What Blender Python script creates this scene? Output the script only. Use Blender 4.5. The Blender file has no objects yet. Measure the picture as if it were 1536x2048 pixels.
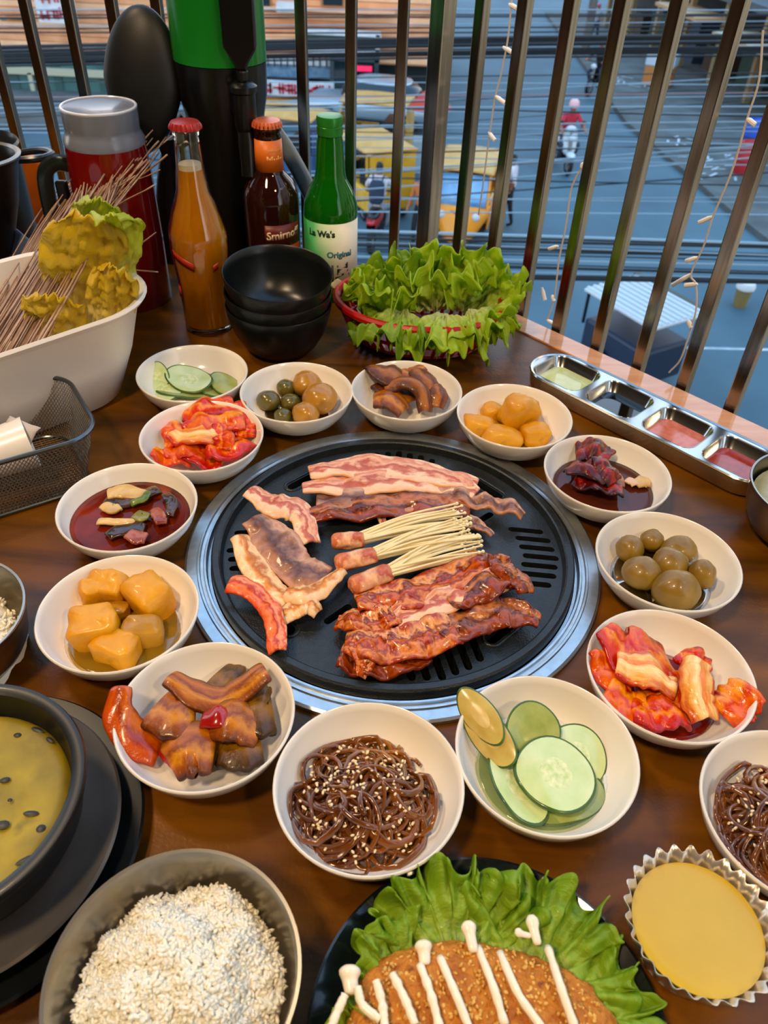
import bpy, bmesh, math, random
from mathutils import Vector, Matrix, noise, Quaternion
random.seed(7)
PI = math.pi
scene = bpy.context.scene
col = scene.collection
V = Vector

# ---------------------------------------------------------------- camera
F_PX, PITCH, ROLL, CAM_H = 1560.43, 0.71104, 0.045747, 0.46534
IW, IH = 1536.0, 2048.0
FW = V((0, math.cos(PITCH), -math.sin(PITCH)))
_up = V((0, math.sin(PITCH), math.cos(PITCH))); _rt = V((1, 0, 0))
RT = math.cos(ROLL) * _rt + math.sin(ROLL) * _up
UP = -math.sin(ROLL) * _rt + math.cos(ROLL) * _up
CAM = V((0, 0, CAM_H))
cd = bpy.data.cameras.new('camera')
cd.sensor_fit = 'AUTO'; cd.sensor_width = 36.0
cd.lens = F_PX / IH * 36.0
cd.clip_start = 0.02; cd.clip_end = 400
cd.dof.use_dof = True; cd.dof.focus_distance = 0.62; cd.dof.aperture_fstop = 13.0
co = bpy.data.objects.new('camera', cd); col.objects.link(co)
co.matrix_world = Matrix(((RT.x, UP.x, -FW.x, 0), (RT.y, UP.y, -FW.y, 0), (RT.z, UP.z, -FW.z, CAM_H), (0, 0, 0, 1)))
scene.camera = co

# ---------------------------------------------------------------- world, lights, exposure
scene.view_settings.view_transform = 'Standard'
scene.view_settings.look = 'None'
scene.view_settings.gamma = 1.0
scene.view_settings.use_curve_mapping = False
scene.view_settings.exposure = 0.06
w = bpy.data.worlds.new('sky'); scene.world = w; w.use_nodes = True
nt = w.node_tree; nt.nodes.clear()
tc = nt.nodes.new('ShaderNodeTexCoord'); sp = nt.nodes.new('ShaderNodeSeparateXYZ')
rp = nt.nodes.new('ShaderNodeValToRGB'); bg = nt.nodes.new('ShaderNodeBackground'); ow = nt.nodes.new('ShaderNodeOutputWorld')
rp.color_ramp.elements[0].position = 0.0; rp.color_ramp.elements[0].color = (1.0, 0.95, 0.90, 1)
rp.color_ramp.elements[1].position = 0.75; rp.color_ramp.elements[1].color = (0.34, 0.62, 1.0, 1)
bg.inputs['Strength'].default_value = 2.4
nt.links.new(tc.outputs['Generated'], sp.inputs[0]); nt.links.new(sp.outputs['Z'], rp.inputs[0])
nt.links.new(rp.outputs[0], bg.inputs[0]); nt.links.new(bg.outputs[0], ow.inputs[0])

def area(name, loc, target, size, power, color):
    l = bpy.data.lights.new(name, 'AREA'); l.shape = 'DISK'; l.size = size; l.energy = power; l.color = color
    o = bpy.data.objects.new(name, l); col.objects.link(o); o.location = loc
    o.rotation_euler = (V(target) - V(loc)).to_track_quat('-Z', 'Y').to_euler()
    return o
area('ceiling_lamp_near', (-0.55, -0.35, 1.66), (-0.25, 0.1, 0), 0.22, 21, (1.0, 0.72, 0.42))
area('ceiling_lamp_side', (1.0, -0.75, 1.66), (0.5, 0.0, 0), 0.22, 11, (1.0, 0.72, 0.42))
area('ceiling_lamp_over', (-0.95, 0.75, 1.66), (-0.6, 0.7, 0), 0.22, 13, (1.0, 0.74, 0.46))

# ---------------------------------------------------------------- helpers
def U(px, py, z=0.0):
    """pixel of the 1536x2048 photograph -> point on the horizontal plane at height z"""
    d = FW * F_PX + RT * (px - IW / 2) + UP * (IH / 2 - py)
    return CAM + d * ((z - CAM_H) / d.z)
def UY(px, py, y):
    d = FW * F_PX + RT * (px - IW / 2) + UP * (IH / 2 - py)
    return CAM + d * (y / d.y)
def px_size(p):
    return (V(p) - CAM).dot(FW) / F_PX
def lin(c):
    if isinstance(c, str):
        c = c.lstrip('#'); c = [int(c[i:i + 2], 16) / 255 for i in (0, 2, 4)]
        c = [x / 12.92 if x <= .04045 else ((x + .055) / 1.055) ** 2.4 for x in c]
    return (c[0], c[1], c[2], 1.0)
def vivid(c, sat=1.22, gam=1.32):
    r = lin(c); l = .3 * r[0] + .55 * r[1] + .15 * r[2]
    return tuple(max(0.0, (l + (x - l) * sat)) ** gam for x in r[:3]) + (1.0,)
def nz(p, s=1.0, o=0.0):
    return noise.noise(V((p[0] * s + o, p[1] * s + o * 1.7, p[2] * s - o)))

_m = {}
def mat(name, c, c2=None, c3=None, sc=30.0, rough=0.5, metal=0.0, bump=0.0, bsc=None, spec=0.5, coat=0.0, trans=0.0,
        ior=1.45, sss=0.0, sssr=0.004, lo=0.35, hi=0.65, detail=4.0, aniso=0.0, emit=None, estr=0.0, coord='Object', stretch=None, translucent=0.0, alpha=1.0, dist=0.0):
    if name in _m: return _m[name]
    m = bpy.data.materials.new(name); m.use_nodes = True; n = m.node_tree; N = n.nodes; L = n.links
    b = N['Principled BSDF']; out = N['Material Output']
    b.inputs['Base Color'].default_value = lin(c); b.inputs['Roughness'].default_value = rough
    b.inputs['Metallic'].default_value = metal; b.inputs['Specular IOR Level'].default_value = spec
    b.inputs['Coat Weight'].default_value = coat * .7; b.inputs['Coat Roughness'].default_value = 0.06
    b.inputs['Transmission Weight'].default_value = trans; b.inputs['IOR'].default_value = ior
    b.inputs['Subsurface Weight'].default_value = sss; b.inputs['Subsurface Radius'].default_value = (1.0, .5, .3); b.inputs['Subsurface Scale'].default_value = sssr
    b.inputs['Anisotropic'].default_value = aniso; b.inputs['Alpha'].default_value = alpha
    if emit: b.inputs['Emission Color'].default_value = lin(emit); b.inputs['Emission Strength'].default_value = estr
    if c2 or bump:
        t = N.new('ShaderNodeTexCoord'); src = t.outputs[coord]
        if stretch:
            mp = N.new('ShaderNodeMapping'); mp.inputs['Scale'].default_value = stretch; L.new(src, mp.inputs[0]); src = mp.outputs[0]
    if c2:
        x = N.new('ShaderNodeTexNoise'); x.inputs['Scale'].default_value = sc; x.inputs['Detail'].default_value = detail; x.inputs['Distortion'].default_value = dist
        r = N.new('ShaderNodeValToRGB'); L.new(src, x.inputs['Vector']); L.new(x.outputs['Fac'], r.inputs[0])
        r.color_ramp.elements[0].position = lo; r.color_ramp.elements[0].color = lin(c)
        r.color_ramp.elements[1].position = hi; r.color_ramp.elements[1].color = lin(c2)
        if c3:
            e = r.color_ramp.elements.new(min(.99, hi + .12)); e.color = lin(c3)
        L.new(r.outputs[0], b.inputs['Base Color'])
    if bump:
        y = N.new('ShaderNodeTexNoise'); y.inputs['Scale'].default_value = bsc or sc * 2; y.inputs['Detail'].default_value = 5
        bp = N.new('ShaderNodeBump'); bp.inputs['Strength'].default_value = bump; bp.inputs['Distance'].default_value = 0.002
        L.new(src, y.inputs['Vector']); L.new(y.outputs['Fac'], bp.inputs['Height']); L.new(bp.outputs[0], b.inputs['Normal'])
    if translucent:
        tl = N.new('ShaderNodeBsdfTranslucent'); mx = N.new('ShaderNodeMixShader'); mx.inputs[0].default_value = translucent
        if c2: L.new(r.outputs[0], tl.inputs['Color'])
        else: tl.inputs['Color'].default_value = lin(c)
        L.new(b.outputs[0], mx.inputs[1]); L.new(tl.outputs[0], mx.inputs[2]); L.new(mx.outputs[0], out.inputs[0])
    _m[name] = m
    return m

def uvmat(name, stops, nsc=14.0, namp=0.18, rough=0.35, sss=0.04, coat=0.25, bump=0.35, bsc=260, axis='X', stretch=(1, 4, 1), spec=.5):
    """colour bands across a strip (u = 0..1 across it), wavering with noise"""
    if name in _m: return _m[name]
    m = bpy.data.materials.new(name); m.use_nodes = True; n = m.node_tree; N = n.nodes; L = n.links
    b = N['Principled BSDF']; t = N.new('ShaderNodeTexCoord'); s = N.new('ShaderNodeSeparateXYZ'); L.new(t.outputs['UV'], s.inputs[0])
    mp = N.new('ShaderNodeMapping'); mp.inputs['Scale'].default_value = stretch; L.new(t.outputs['UV'], mp.inputs[0])
    x = N.new('ShaderNodeTexNoise'); x.inputs['Scale'].default_value = nsc; x.inputs['Detail'].default_value = 6; L.new(mp.outputs[0], x.inputs['Vector'])
    a = N.new('ShaderNodeMath'); a.operation = 'MULTIPLY_ADD'; a.inputs[1].default_value = namp * 2; L.new(x.outputs['Fac'], a.inputs[0])
    a2 = N.new('ShaderNodeMath'); a2.operation = 'SUBTRACT'; a2.inputs[1].default_value = namp
    L.new(s.outputs[axis], a2.inputs[0]); L.new(a2.outputs[0], a.inputs[2])
    r = N.new('ShaderNodeValToRGB'); L.new(a.outputs[0], r.inputs[0])
    els = r.color_ramp.elements
    while len(els) < len(stops): els.new(0.5)
    for e, (p, c) in zip(els, stops): e.position = p; e.color = vivid(c)
    L.new(r.outputs[0], b.inputs['Base Color'])
    y = N.new('ShaderNodeTexNoise'); y.inputs['Scale'].default_value = bsc; y.inputs['Detail'].default_value = 4; L.new(t.outputs['Object'], y.inputs['Vector'])
    bp = N.new('ShaderNodeBump'); bp.inputs['Strength'].default_value = bump; bp.inputs['Distance'].default_value = 0.0015
    L.new(y.outputs['Fac'], bp.inputs['Height']); L.new(bp.outputs[0], b.inputs['Normal'])
    b.inputs['Roughness'].default_value = rough; b.inputs['Subsurface Weight'].default_value = sss; b.inputs['Subsurface Scale'].default_value = .003
    b.inputs['Subsurface Radius'].default_value = (1, .5, .3)
    b.inputs['Coat Weight'].default_value = coat * .5; b.inputs['Coat Roughness'].default_value = .08; b.inputs['Specular IOR Level'].default_value = spec * .7
    _m[name] = m
    return m

class MB:
    def __init__(s): s.v = []; s.f = []; s.m = []; s.uv = []
    def add(s, vs, fs, m=0, uv=None):
        o = len(s.v); s.v += [tuple(x) for x in vs]; s.f += [tuple(i + o for i in f) for f in fs]; s.m += [m] * len(fs)
        s.uv += (uv if uv else [(0, 0)] * len(vs)); return s
    def box(s, c, d, m=0, M=None):
        x, y, z = d[0] / 2, d[1] / 2, d[2] / 2; c = V(c)
        vs = [V(p) for p in ((-x, -y, -z), (x, -y, -z), (x, y, -z), (-x, y, -z), (-x, -y, z), (x, -y, z), (x, y, z), (-x, y, z))]
        vs = [(M @ p if M else p) + c for p in vs]
        return s.add(vs, [(0, 3, 2, 1), (4, 5, 6, 7), (0, 1, 5, 4), (1, 2, 6, 5), (2, 3, 7, 6), (3, 0, 4, 7)], m)
    def lathe(s, prof, n=48, m=0, c=(0, 0, 0), M=None, sx=1, sy=1, fn=None, a0=0.0, a1=None):
        c = V(c); rings = []; vs = []; uv = []
        full = a1 is None; k = n if full else n + 1
        span = 2 * PI if full else a1 - a0
        for i, (r, z) in enumerate(prof):
            if r < 1e-7 and full:
                rings.append([len(vs)]); vs.append(V((0, 0, z))); uv.append((0.5, i / (len(prof) - 1)))
            else:
                q = []
                for j in range(k):
                    a = a0 + span * j / n; p = V((r * math.cos(a) * sx, r * math.sin(a) * sy, z))
                    if fn: p = fn(p, a, i)
                    q.append(len(vs)); vs.append(p); uv.append((j / n, i / (len(prof) - 1)))
                rings.append(q)
        fs = []
        for A, B in zip(rings[:-1], rings[1:]):
            if len(A) == 1 and len(B) == 1: continue
            for j in range(n):
                j2 = (j + 1) % k
                if len(A) == 1: fs.append((A[0], B[j2], B[j]))
                elif len(B) == 1: fs.append((A[j], A[j2], B[0]))
                else: fs.append((A[j], A[j2], B[j2], B[j]))
        vs = [(M @ p if M else p) + c for p in vs]
        return s.add(vs, fs, m, uv)
    def tube(s, pts, r=0.01, n=6, m=0, caps=True, flat=1.0, closed=False):
        pts = [V(p) for p in pts]; N = len(pts); vs = []; fs = []; uv = []
        up = V((0, 0, 1)); prev = None
        for i, p in enumerate(pts):
            if closed: t = pts[(i + 1) % N] - pts[i - 1]
            else: t = pts[min(i + 1, N - 1)] - pts[max(i - 1, 0)]
            t = t.normalized() if t.length > 1e-9 else V((0, 0, 1))
            if prev is None:
                a = t.cross(up)
                if a.length < 1e-3: a = t.cross(V((1, 0, 0)))
                a.normalize()
            else:
                a = prev - t * prev.dot(t)
                a = a.normalized() if a.length > 1e-6 else t.orthogonal().normalized()
            prev = a; b = a.cross(t); rr = r[i] if isinstance(r, (list, tuple)) else r
            for j in range(n):
                q = 2 * PI * j / n + PI / n; vs.append(p + a * (rr * math.cos(q)) + b * (rr * flat * math.sin(q))); uv.append((j / n, i / max(1, N - 1)))
        last = N if closed else N - 1
        for i in range(last):
            i2 = (i + 1) % N
            for j in range(n): fs.append((i * n + j, i * n + (j + 1) % n, i2 * n + (j + 1) % n, i2 * n + j))
        if caps and not closed: fs.append(tuple(range(n - 1, -1, -1))); fs.append(tuple((N - 1) * n + j for j in range(n)))
        return s.add(vs, fs, m, uv)
    def ell(s, c, r, seg=12, rings=8, m=0, M=None, fn=None, e=1.0):
        r = (r, r, r) if not isinstance(r, (tuple, list)) else r; c = V(c); vs = []; fs = []
        sg = lambda x: math.copysign(abs(x) ** e, x)
        for i in range(rings + 1):
            ph = PI * i / rings - PI / 2
            for j in range(1 if i in (0, rings) else seg):
                th = 2 * PI * j / seg
                p = V((r[0] * sg(math.cos(ph)) * sg(math.cos(th)), r[1] * sg(math.cos(ph)) * sg(math.sin(th)), r[2] * sg(math.sin(ph))))
                if fn: p = fn(p)
                vs.append((M @ p if M else p) + c)
        idx = lambda i, j: 0 if i == 0 else (len(vs) - 1 if i == rings else 1 + (i - 1) * seg + j % seg)
        for i in range(rings):
            for j in range(seg):
                a, b, d, e_ = idx(i, j), idx(i, j + 1), idx(i + 1, j + 1), idx(i + 1, j)
                if i == 0: fs.append((a, d, e_))
                elif i == rings - 1: fs.append((a, b, d))
                else: fs.append((a, b, d, e_))
        return s.add(vs, fs, m)
    def grid(s, fn, nu, nv, m=0, wrap=False):
        vs = []; uv = []; fs = []
        for i in range(nu + 1):
            for j in range(nv + (0 if wrap else 1)):
                vs.append(fn(i / nu, j / nv)); uv.append((i / nu, j / nv))
        k = nv if wrap else nv + 1
        for i in range(nu):
            for j in range(nv): fs.append((i * k + j, (i + 1) * k + j, (i + 1) * k + (j + 1) % k, i * k + (j + 1) % k))
        return s.add(vs, fs, m, uv)
    def prism(s, poly, z0, z1, m=0, M=None, c=(0, 0, 0)):
        n = len(poly); c = V(c)
        vs = [V((p[0], p[1], z0)) for p in poly] + [V((p[0], p[1], z1)) for p in poly]
        vs = [(M @ p if M else p) + c for p in vs]
        return s.add(vs, [tuple(range(n - 1, -1, -1)), tuple(range(n, 2 * n))] + [(i, (i + 1) % n, n + (i + 1) % n, n + i) for i in range(n)], m)
    def build(s, name, mats, parent=None, smooth=True, ang=38, loc=(0, 0, 0), rot=(0, 0, 0), solid=0.0, sub=0, bev=0.0, off=0.0):
        me = bpy.data.meshes.new(name); me.from_pydata(s.v, [], s.f); me.validate()
        mats = mats if isinstance(mats, (list, tuple)) else [mats]
        for q in mats: me.materials.append(q)
        if len(me.polygons) == len(s.m): me.polygons.foreach_set('material_index', s.m)
        ul = me.uv_layers.new(name='UVMap')
        for l in me.loops: ul.data[l.index].uv = s.uv[l.vertex_index]
        if smooth:
            me.polygons.foreach_set('use_smooth', [True] * len(me.polygons))
            if ang < 180: me.set_sharp_from_angle(angle=math.radians(ang))
        me.update()
        return link(name, me, parent, loc, rot, solid, sub, bev, off)

def link(name, me, parent=None, loc=(0, 0, 0), rot=(0, 0, 0), solid=0.0, sub=0, bev=0.0, off=0.0):
    o = bpy.data.objects.new(name, me); col.objects.link(o); o.location = loc; o.rotation_euler = rot
    if parent: o.parent = parent
    if bev:
        q = o.modifiers.new('bevel', 'BEVEL'); q.width = bev; q.segments = 2; q.limit_method = 'ANGLE'
    if solid:
        q = o.modifiers.new('thickness', 'SOLIDIFY'); q.thickness = solid; q.offset = off
    if sub:
        q = o.modifiers.new('smooth', 'SUBSURF'); q.levels = sub; q.render_levels = sub
    return o
def tag(o, label=None, cat=None, group=None, kind=None):
    if label: o['label'] = label
    if cat: o['category'] = cat
    if group: o['group'] = group
    if kind: o['kind'] = kind
    return o
def thing(name, label, cat, loc=(0, 0, 0), rz=0.0, group=None, kind=None):
    o = bpy.data.objects.new(name, None); col.objects.link(o); o.location = loc; o.rotation_euler = (0, 0, rz); o.empty_display_size = .05
    return tag(o, label, cat, group, kind)
def copy_tree(o, parent=None):
    c = o.copy(); col.objects.link(c); c.parent = parent
    for ch in list(o.children): copy_tree(ch, c)
    return c
def spline(pts, n):
    """Catmull-Rom through pts (Vectors or tuples), n+1 samples"""
    P = [V(p) for p in pts]
    if len(P) == 2: return [P[0].lerp(P[1], i / n) for i in range(n + 1)]
    P = [P[0] * 2 - P[1]] + P + [P[-1] * 2 - P[-2]]; out = []; k = len(P) - 3
    for i in range(n + 1):
        t = i / n * k; a = min(int(t), k - 1); t -= a; p0, p1, p2, p3 = P[a:a + 4]
        out.append(0.5 * ((2 * p1) + (p2 - p0) * t + (2 * p0 - 5 * p1 + 4 * p2 - p3) * t * t + (3 * p1 - p0 - 3 * p2 + p3) * t ** 3))
    return out
def interp(ws, t):
    x = t * (len(ws) - 1); i = min(int(x), len(ws) - 2); return ws[i] + (ws[i + 1] - ws[i]) * (x - i)
def rounded_rect(hx, hy, r, n=8):
    out = []
    for cx, cy, a in ((hx - r, hy - r, 0), (-hx + r, hy - r, PI / 2), (-hx + r, -hy + r, PI), (hx - r, -hy + r, 1.5 * PI)):
        for i in range(n + 1):
            q = a + PI / 2 * i / n; out.append((cx + r * math.cos(q), cy + r * math.sin(q)))
    return out
def text_geo(s, size, bold=0.0):
    cu = bpy.data.curves.new('lettering', 'FONT'); cu.body = s; cu.size = size; cu.align_x = 'CENTER'; cu.offset = bold; cu.resolution_u = 3
    o = bpy.data.objects.new('lettering', cu); col.objects.link(o)
    dg = bpy.context.evaluated_depsgraph_get(); me = bpy.data.meshes.new_from_object(o.evaluated_get(dg))
    vs = [v.co.copy() for v in me.vertices]; fs = [tuple(p.vertices) for p in me.polygons]
    bpy.data.objects.remove(o); bpy.data.curves.remove(cu); bpy.data.meshes.remove(me)
    return vs, fs

# ---------------------------------------------------------------- palette of shared materials
def table_mat():
    m = bpy.data.materials.new('table_wood'); m.use_nodes = True; n = m.node_tree; N = n.nodes; L = n.links; b = N['Principled BSDF']
    t = N.new('ShaderNodeTexCoord'); mp = N.new('ShaderNodeMapping'); mp.inputs['Rotation'].default_value = (0, 0, PI / 4); mp.inputs['Scale'].default_value = (3, 16, 3)
    L.new(t.outputs['Object'], mp.inputs[0])
    x = N.new('ShaderNodeTexNoise'); x.inputs['Scale'].default_value = 2.0; x.inputs['Detail'].default_value = 7; x.inputs['Distortion'].default_value = .6; L.new(mp.outputs[0], x.inputs[0])
    r = N.new('ShaderNodeValToRGB'); L.new(x.outputs['Fac'], r.inputs[0])
    r.color_ramp.elements[0].position = .3; r.color_ramp.elements[0].color = lin('#432400')
    r.color_ramp.elements[1].position = .7; r.color_ramp.elements[1].color = lin('#734403')
    L.new(r.outputs[0], b.inputs['Base Color'])
    y = N.new('ShaderNodeTexNoise'); y.inputs['Scale'].default_value = 340; y.inputs['Detail'].default_value = 3; L.new(t.outputs['Object'], y.inputs[0])
    bp = N.new('ShaderNodeBump'); bp.inputs['Strength'].default_value = .16; bp.inputs['Distance'].default_value = .001; L.new(y.outputs['Fac'], bp.inputs['Height']); L.new(bp.outputs[0], b.inputs['Normal'])
    z = N.new('ShaderNodeTexNoise'); z.inputs['Scale'].default_value = 9; z.inputs['Detail'].default_value = 4; L.new(t.outputs['Object'], z.inputs[0])
    mr = N.new('ShaderNodeMapRange'); mr.inputs[3].default_value = .24; mr.inputs[4].default_value = .40; L.new(z.outputs['Fac'], mr.inputs[0]); L.new(mr.outputs[0], b.inputs['Roughness'])
    b.inputs['Specular IOR Level'].default_value = .26
    return m
WOOD = table_mat()
LEDGE = mat('ledge_varnish', '#d8a079', '#c98e66', sc=6, rough=.10, coat=.6, stretch=(3, 14, 3))
DARKWOOD = mat('dark_wood', '#3a1f0c', rough=.5)
CHROME = mat('bar_steel', '#a59c90', '#8c8478', sc=40, rough=.2, metal=1.0, stretch=(6, 6, .3))
STEEL = mat('stainless_steel', '#c3c4c2', rough=.16, metal=1.0)
STEELB = mat('brushed_steel', '#a39e96', '#9a958d', sc=30, rough=.28, metal=1.0)
CREAM = mat('melamine_white', '#eee6da', rough=.16, spec=.5, coat=.3)
BLACKPL = mat('black_plastic', '#0c0d0e', rough=.28)
BLACKMATTE = mat('black_melamine', '#0c0f10', '#101415', sc=60, rough=.30)
WHITEP = mat('white_plastic', '#e9dfd2', rough=.35, sss=.05)
CONC = mat('concrete', '#6f6b66', '#5c5853', sc=4, rough=.85)
SQ = math.sqrt(.5)
def TN(t, n, z=0.0):
    """t runs along the right-hand railing (towards the viewer), n out over the street"""
    return V(((n + t) * SQ, (n - t) * SQ, z))
BK = V((-1, .25, 0)).normalized()                     # direction of the back railing, leftwards
BKN = V((.25, 1, 0)).normalized()                     # its outward normal
POST = TN(-.7364, .797)

# ---------------------------------------------------------------- the room
FLOOR_Z, CEIL_Z, ROAD_Z = -.75, 1.72, -6.85
def structure(o): o['kind'] = 'structure'; return o
pA = POST + BK * 2.6 + BKN * .06; pB = TN(1.6, .86); pC = POST + V((.05, .09, 0))
fl = [(pA.x, pA.y), (-2.5, -2.6), (2.6, -2.6), (pB.x, pB.y), (pC.x, pC.y)]
structure(MB().prism(fl, FLOOR_Z - .25, FLOOR_Z).build('floor', mat('floor_tile', '#3e2e22', '#34271c', sc=3, rough=.4), smooth=False))
structure(MB().prism(fl, CEIL_Z, CEIL_Z + .18).build('ceiling', mat('ceiling_board', '#4a2f1c', '#3e2716', sc=3, rough=.7), smooth=False))
structure(MB().box((0, -2.65, .48), (5.4, .1, 2.5)).build('wall_back', mat('room_wall', '#4a2e1a', '#402716', sc=2, rough=.8), smooth=False))

structure(MB().box((-2.55, -.6, .48), (.1, 4.0, 2.5)).build('added_wall_left', mat('room_wall', '#4a2e1a'), smooth=False))  # unseen wall, added to darken the bar reflections and cut fill from the left

# ---------------------------------------------------------------- table
tbl = thing('dining_table', 'orange brown wooden dining table with the round grill let into it', 'table', (0, 0, FLOOR_Z))
n_edge = .782
c0 = POST - BKN * .016 - V((.010, 0.004, 0)); cR = TN(.50, n_edge); cL = c0 + BK * 1.05
cc = TN(-.7254 + .012, n_edge)
poly = [(cc.x, cc.y), (cL.x, cL.y), (-1.05, -.12), (.72, -.12), (cR.x, cR.y)]
def table_top():
    o = MB().prism(poly, -.04 - FLOOR_Z, 0 - FLOOR_Z).build('blank', WOOD, None, smooth=False)
    c = MB().lathe([(0, -.2), (.164, -.2), (.164, .2), (0, .2)], 96).build('cut', WOOD, None, loc=(.0095, .4875, -FLOOR_Z))
    q = o.modifiers.new('hole', 'BOOLEAN'); q.object = c; q.operation = 'DIFFERENCE'; q.solver = 'EXACT'
    bpy.context.view_layer.update()
    dg = bpy.context.evaluated_depsgraph_get(); me = bpy.data.meshes.new_from_object(o.evaluated_get(dg)); me.name = 'tabletop'
    bpy.data.objects.remove(o); bpy.data.objects.remove(c)
    return me
link('tabletop', table_top(), tbl)
a, b_ = TN(-.70, .7505), TN(.50, .7505); a2, b2 = TN(-.70, .7835), TN(.50, .7835)
MB().prism([(a.x, a.y), (b_.x, b_.y), (b2.x, b2.y), (a2.x, a2.y)], -.002 - FLOOR_Z, .0022 - FLOOR_Z).build('edge_ledge', LEDGE, tbl, smooth=False, bev=.001)['label'] = 'pale glossy varnished strip along the table edge'
for x, y in ((-.85, .1), (.5, .05), (-.75, 1.0), (.22, .7)):
    MB().box((x, y, (-.04 - FLOOR_Z) / 2), (.06, .06, -.04 - FLOOR_Z)).build('leg', DARKWOOD, tbl, smooth=False)

# ---------------------------------------------------------------- railings: each bar a part
RAIL_TOP = .62
rl = thing('balcony_railing', 'right balcony railing of polished square steel bars along the table edge', 'railing', (0, 0, FLOOR_Z))
HB = RAIL_TOP - FLOOR_Z
def bar_mesh(wd, h):
    b = MB().box((0, 0, h / 2), (wd, wd, h)); o = b.build('bar', CHROME, None, smooth=False, bev=.0016); me = o.data; bpy.data.objects.remove(o); return me
bm_ = bar_mesh(.0135, HB); pm_ = bar_mesh(.0225, HB)
def bar(name, me, p, parent, rz):
    o = link(name, me, parent, (p.x, p.y, 0), (0, 0, rz), bev=.0015); return o
for k in range(-2, 16):
    bar('bar', bm_, TN(-.5570 + .0598 * k, .797), rl, PI / 4)
bar('corner_post', pm_, POST, rl, PI / 4)['label'] = 'thick square corner post'
for z in (.04, HB + .015):
    p, q = TN(-.7254, .797, z), TN(.40, .797, z)
    mid = (p + q) / 2
    MB().box((0, 0, 0), ((q - p).length, .03, .03)).build('rail', CHROME, rl, smooth=False, loc=mid, rot=(0, 0, -PI / 4), bev=.002)
rb = thing('balcony_railing', 'back balcony railing of dark square steel bars behind the bottles', 'railing', (0, 0, FLOOR_Z))
ang_b = math.atan2(BK.y, BK.x)
for k in range(20):
    p = POST + BK * (.048 + .0655 * k)
    bar('bar', bm_, p, rb, ang_b + .12)
for z in (.04, HB + .015):
    p = POST + V((0, 0, z)); q = POST + BK * 1.35 + V((0, 0, z)); mid = (p + q) / 2
    MB().box((0, 0, 0), ((q - p).length, .03, .03)).build('rail', CHROME, rb, smooth=False, loc=mid, rot=(0, 0, ang_b), bev=.002)

# ---------------------------------------------------------------- grill set into the table
GC = V((.0095, .4875, 0))
RINGM = mat('grill_ring_steel', '#c3c8cc', '#b5babd', sc=120, rough=.34, metal=1.0, bump=.05, bsc=300)
CASTI = mat('cast_iron_coating', '#16191b', '#1d2123', sc=200, rough=.34, bump=.25, bsc=700, coat=.15)
gr = thing('table_grill', 'round table grill with wide steel ring and black slotted plate', 'grill', GC)
ringp = [(.1755, 0), (.1755, .0035), (.1735, .0048), (.1655, .0048), (.1648, .0062), (.1632, .0062), (.1624, .0046), (.1602, .0042), (.1594, .0060), (.1578, .0060), (.1568, .002), (.1560, -.012), (.1545, -.012), (.1545, 0), (.1755, 0)]
MB().lathe([(r, z + .0006) for r, z in ringp], 128).build('steel_ring', RINGM, gr, ang=25)
MB().lathe([(0, -.014), (.1540, -.014), (.1540, -.016), (0, -.016)], 64).build('drip_pan', mat('drip_pan_steel', '#202224', rough=.4, metal=.6), gr)
def plate_z(r):
    if r > .1285: return .0045
    return .0045 + .0035 * (1 - (r / .128) ** 2)
def make_plate():
    prof = [(0, plate_z(0))] + [(r, plate_z(r)) for r in [x * .128 / 16 for x in range(1, 17)]]
    prof += [(.1370, .0040), (.1385, .0040), (.1402, .0105), (.1415, .0115), (.1460, .0115), (.1475, .0098), (.1478, .0020), (.1440, -.0015), (.1390, -.0015), (.1340, -.0015), (0, -.0015)]
    o = MB().lathe(prof, 160).build('plate_blank', CASTI, None, ang=30)
    cut = MB()
    def slot(cx, cy, L, W, a, m=0):
        q = []
        for sgn in (1, -1):
            for i in range(7):
                th = -PI / 2 + PI * i / 6
                q.append((sgn * (L / 2 - W / 2 + W / 2 * math.cos(th)), sgn * (W / 2 * math.sin(th))))
        M = Matrix.Rotation(a, 3, 'Z'); cut.prism(q, -.02, .03, M=M, c=(cx, cy, 0))
    for base in (0, PI / 2, PI + .1, 1.5 * PI + .30):                # four fans of parallel slots
        for k in range(-3, 4):
            a = base - .02; x, y = .1215 - abs(k) * .0022, k * .0105
            if k in (-3, 3): x -= .003
            slot(x * math.cos(a) - y * math.sin(a), x * math.sin(a) + y * math.cos(a), .030, .0058, a)
    for base in (PI / 4, 3 * PI / 4, 5 * PI / 4, 7 * PI / 4):    # long slots between the fans
        slot(.118 * math.cos(base), .118 * math.sin(base), .034, .0085, base + PI / 2)
        for s in (-.30, .30): slot(.086 * math.cos(base + s), .086 * math.sin(base + s), .026, .006, base)
    c = cut.build('slot_cutter', CASTI, None, smooth=False)
    bo = o.modifiers.new('slots', 'BOOLEAN'); bo.object = c; bo.operation = 'DIFFERENCE'; bo.solver = 'EXACT'
    dg = bpy.context.evaluated_depsgraph_get(); me = bpy.data.meshes.new_from_object(o.evaluated_get(dg))
    bpy.data.objects.remove(o); bpy.data.objects.remove(c); me.name = 'grill_plate'
    me.set_sharp_from_angle(angle=math.radians(30))
    return me
pl_ = link('grill_plate', make_plate(), gr); pl_.scale = (1.04, 1.04, 1)
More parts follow.
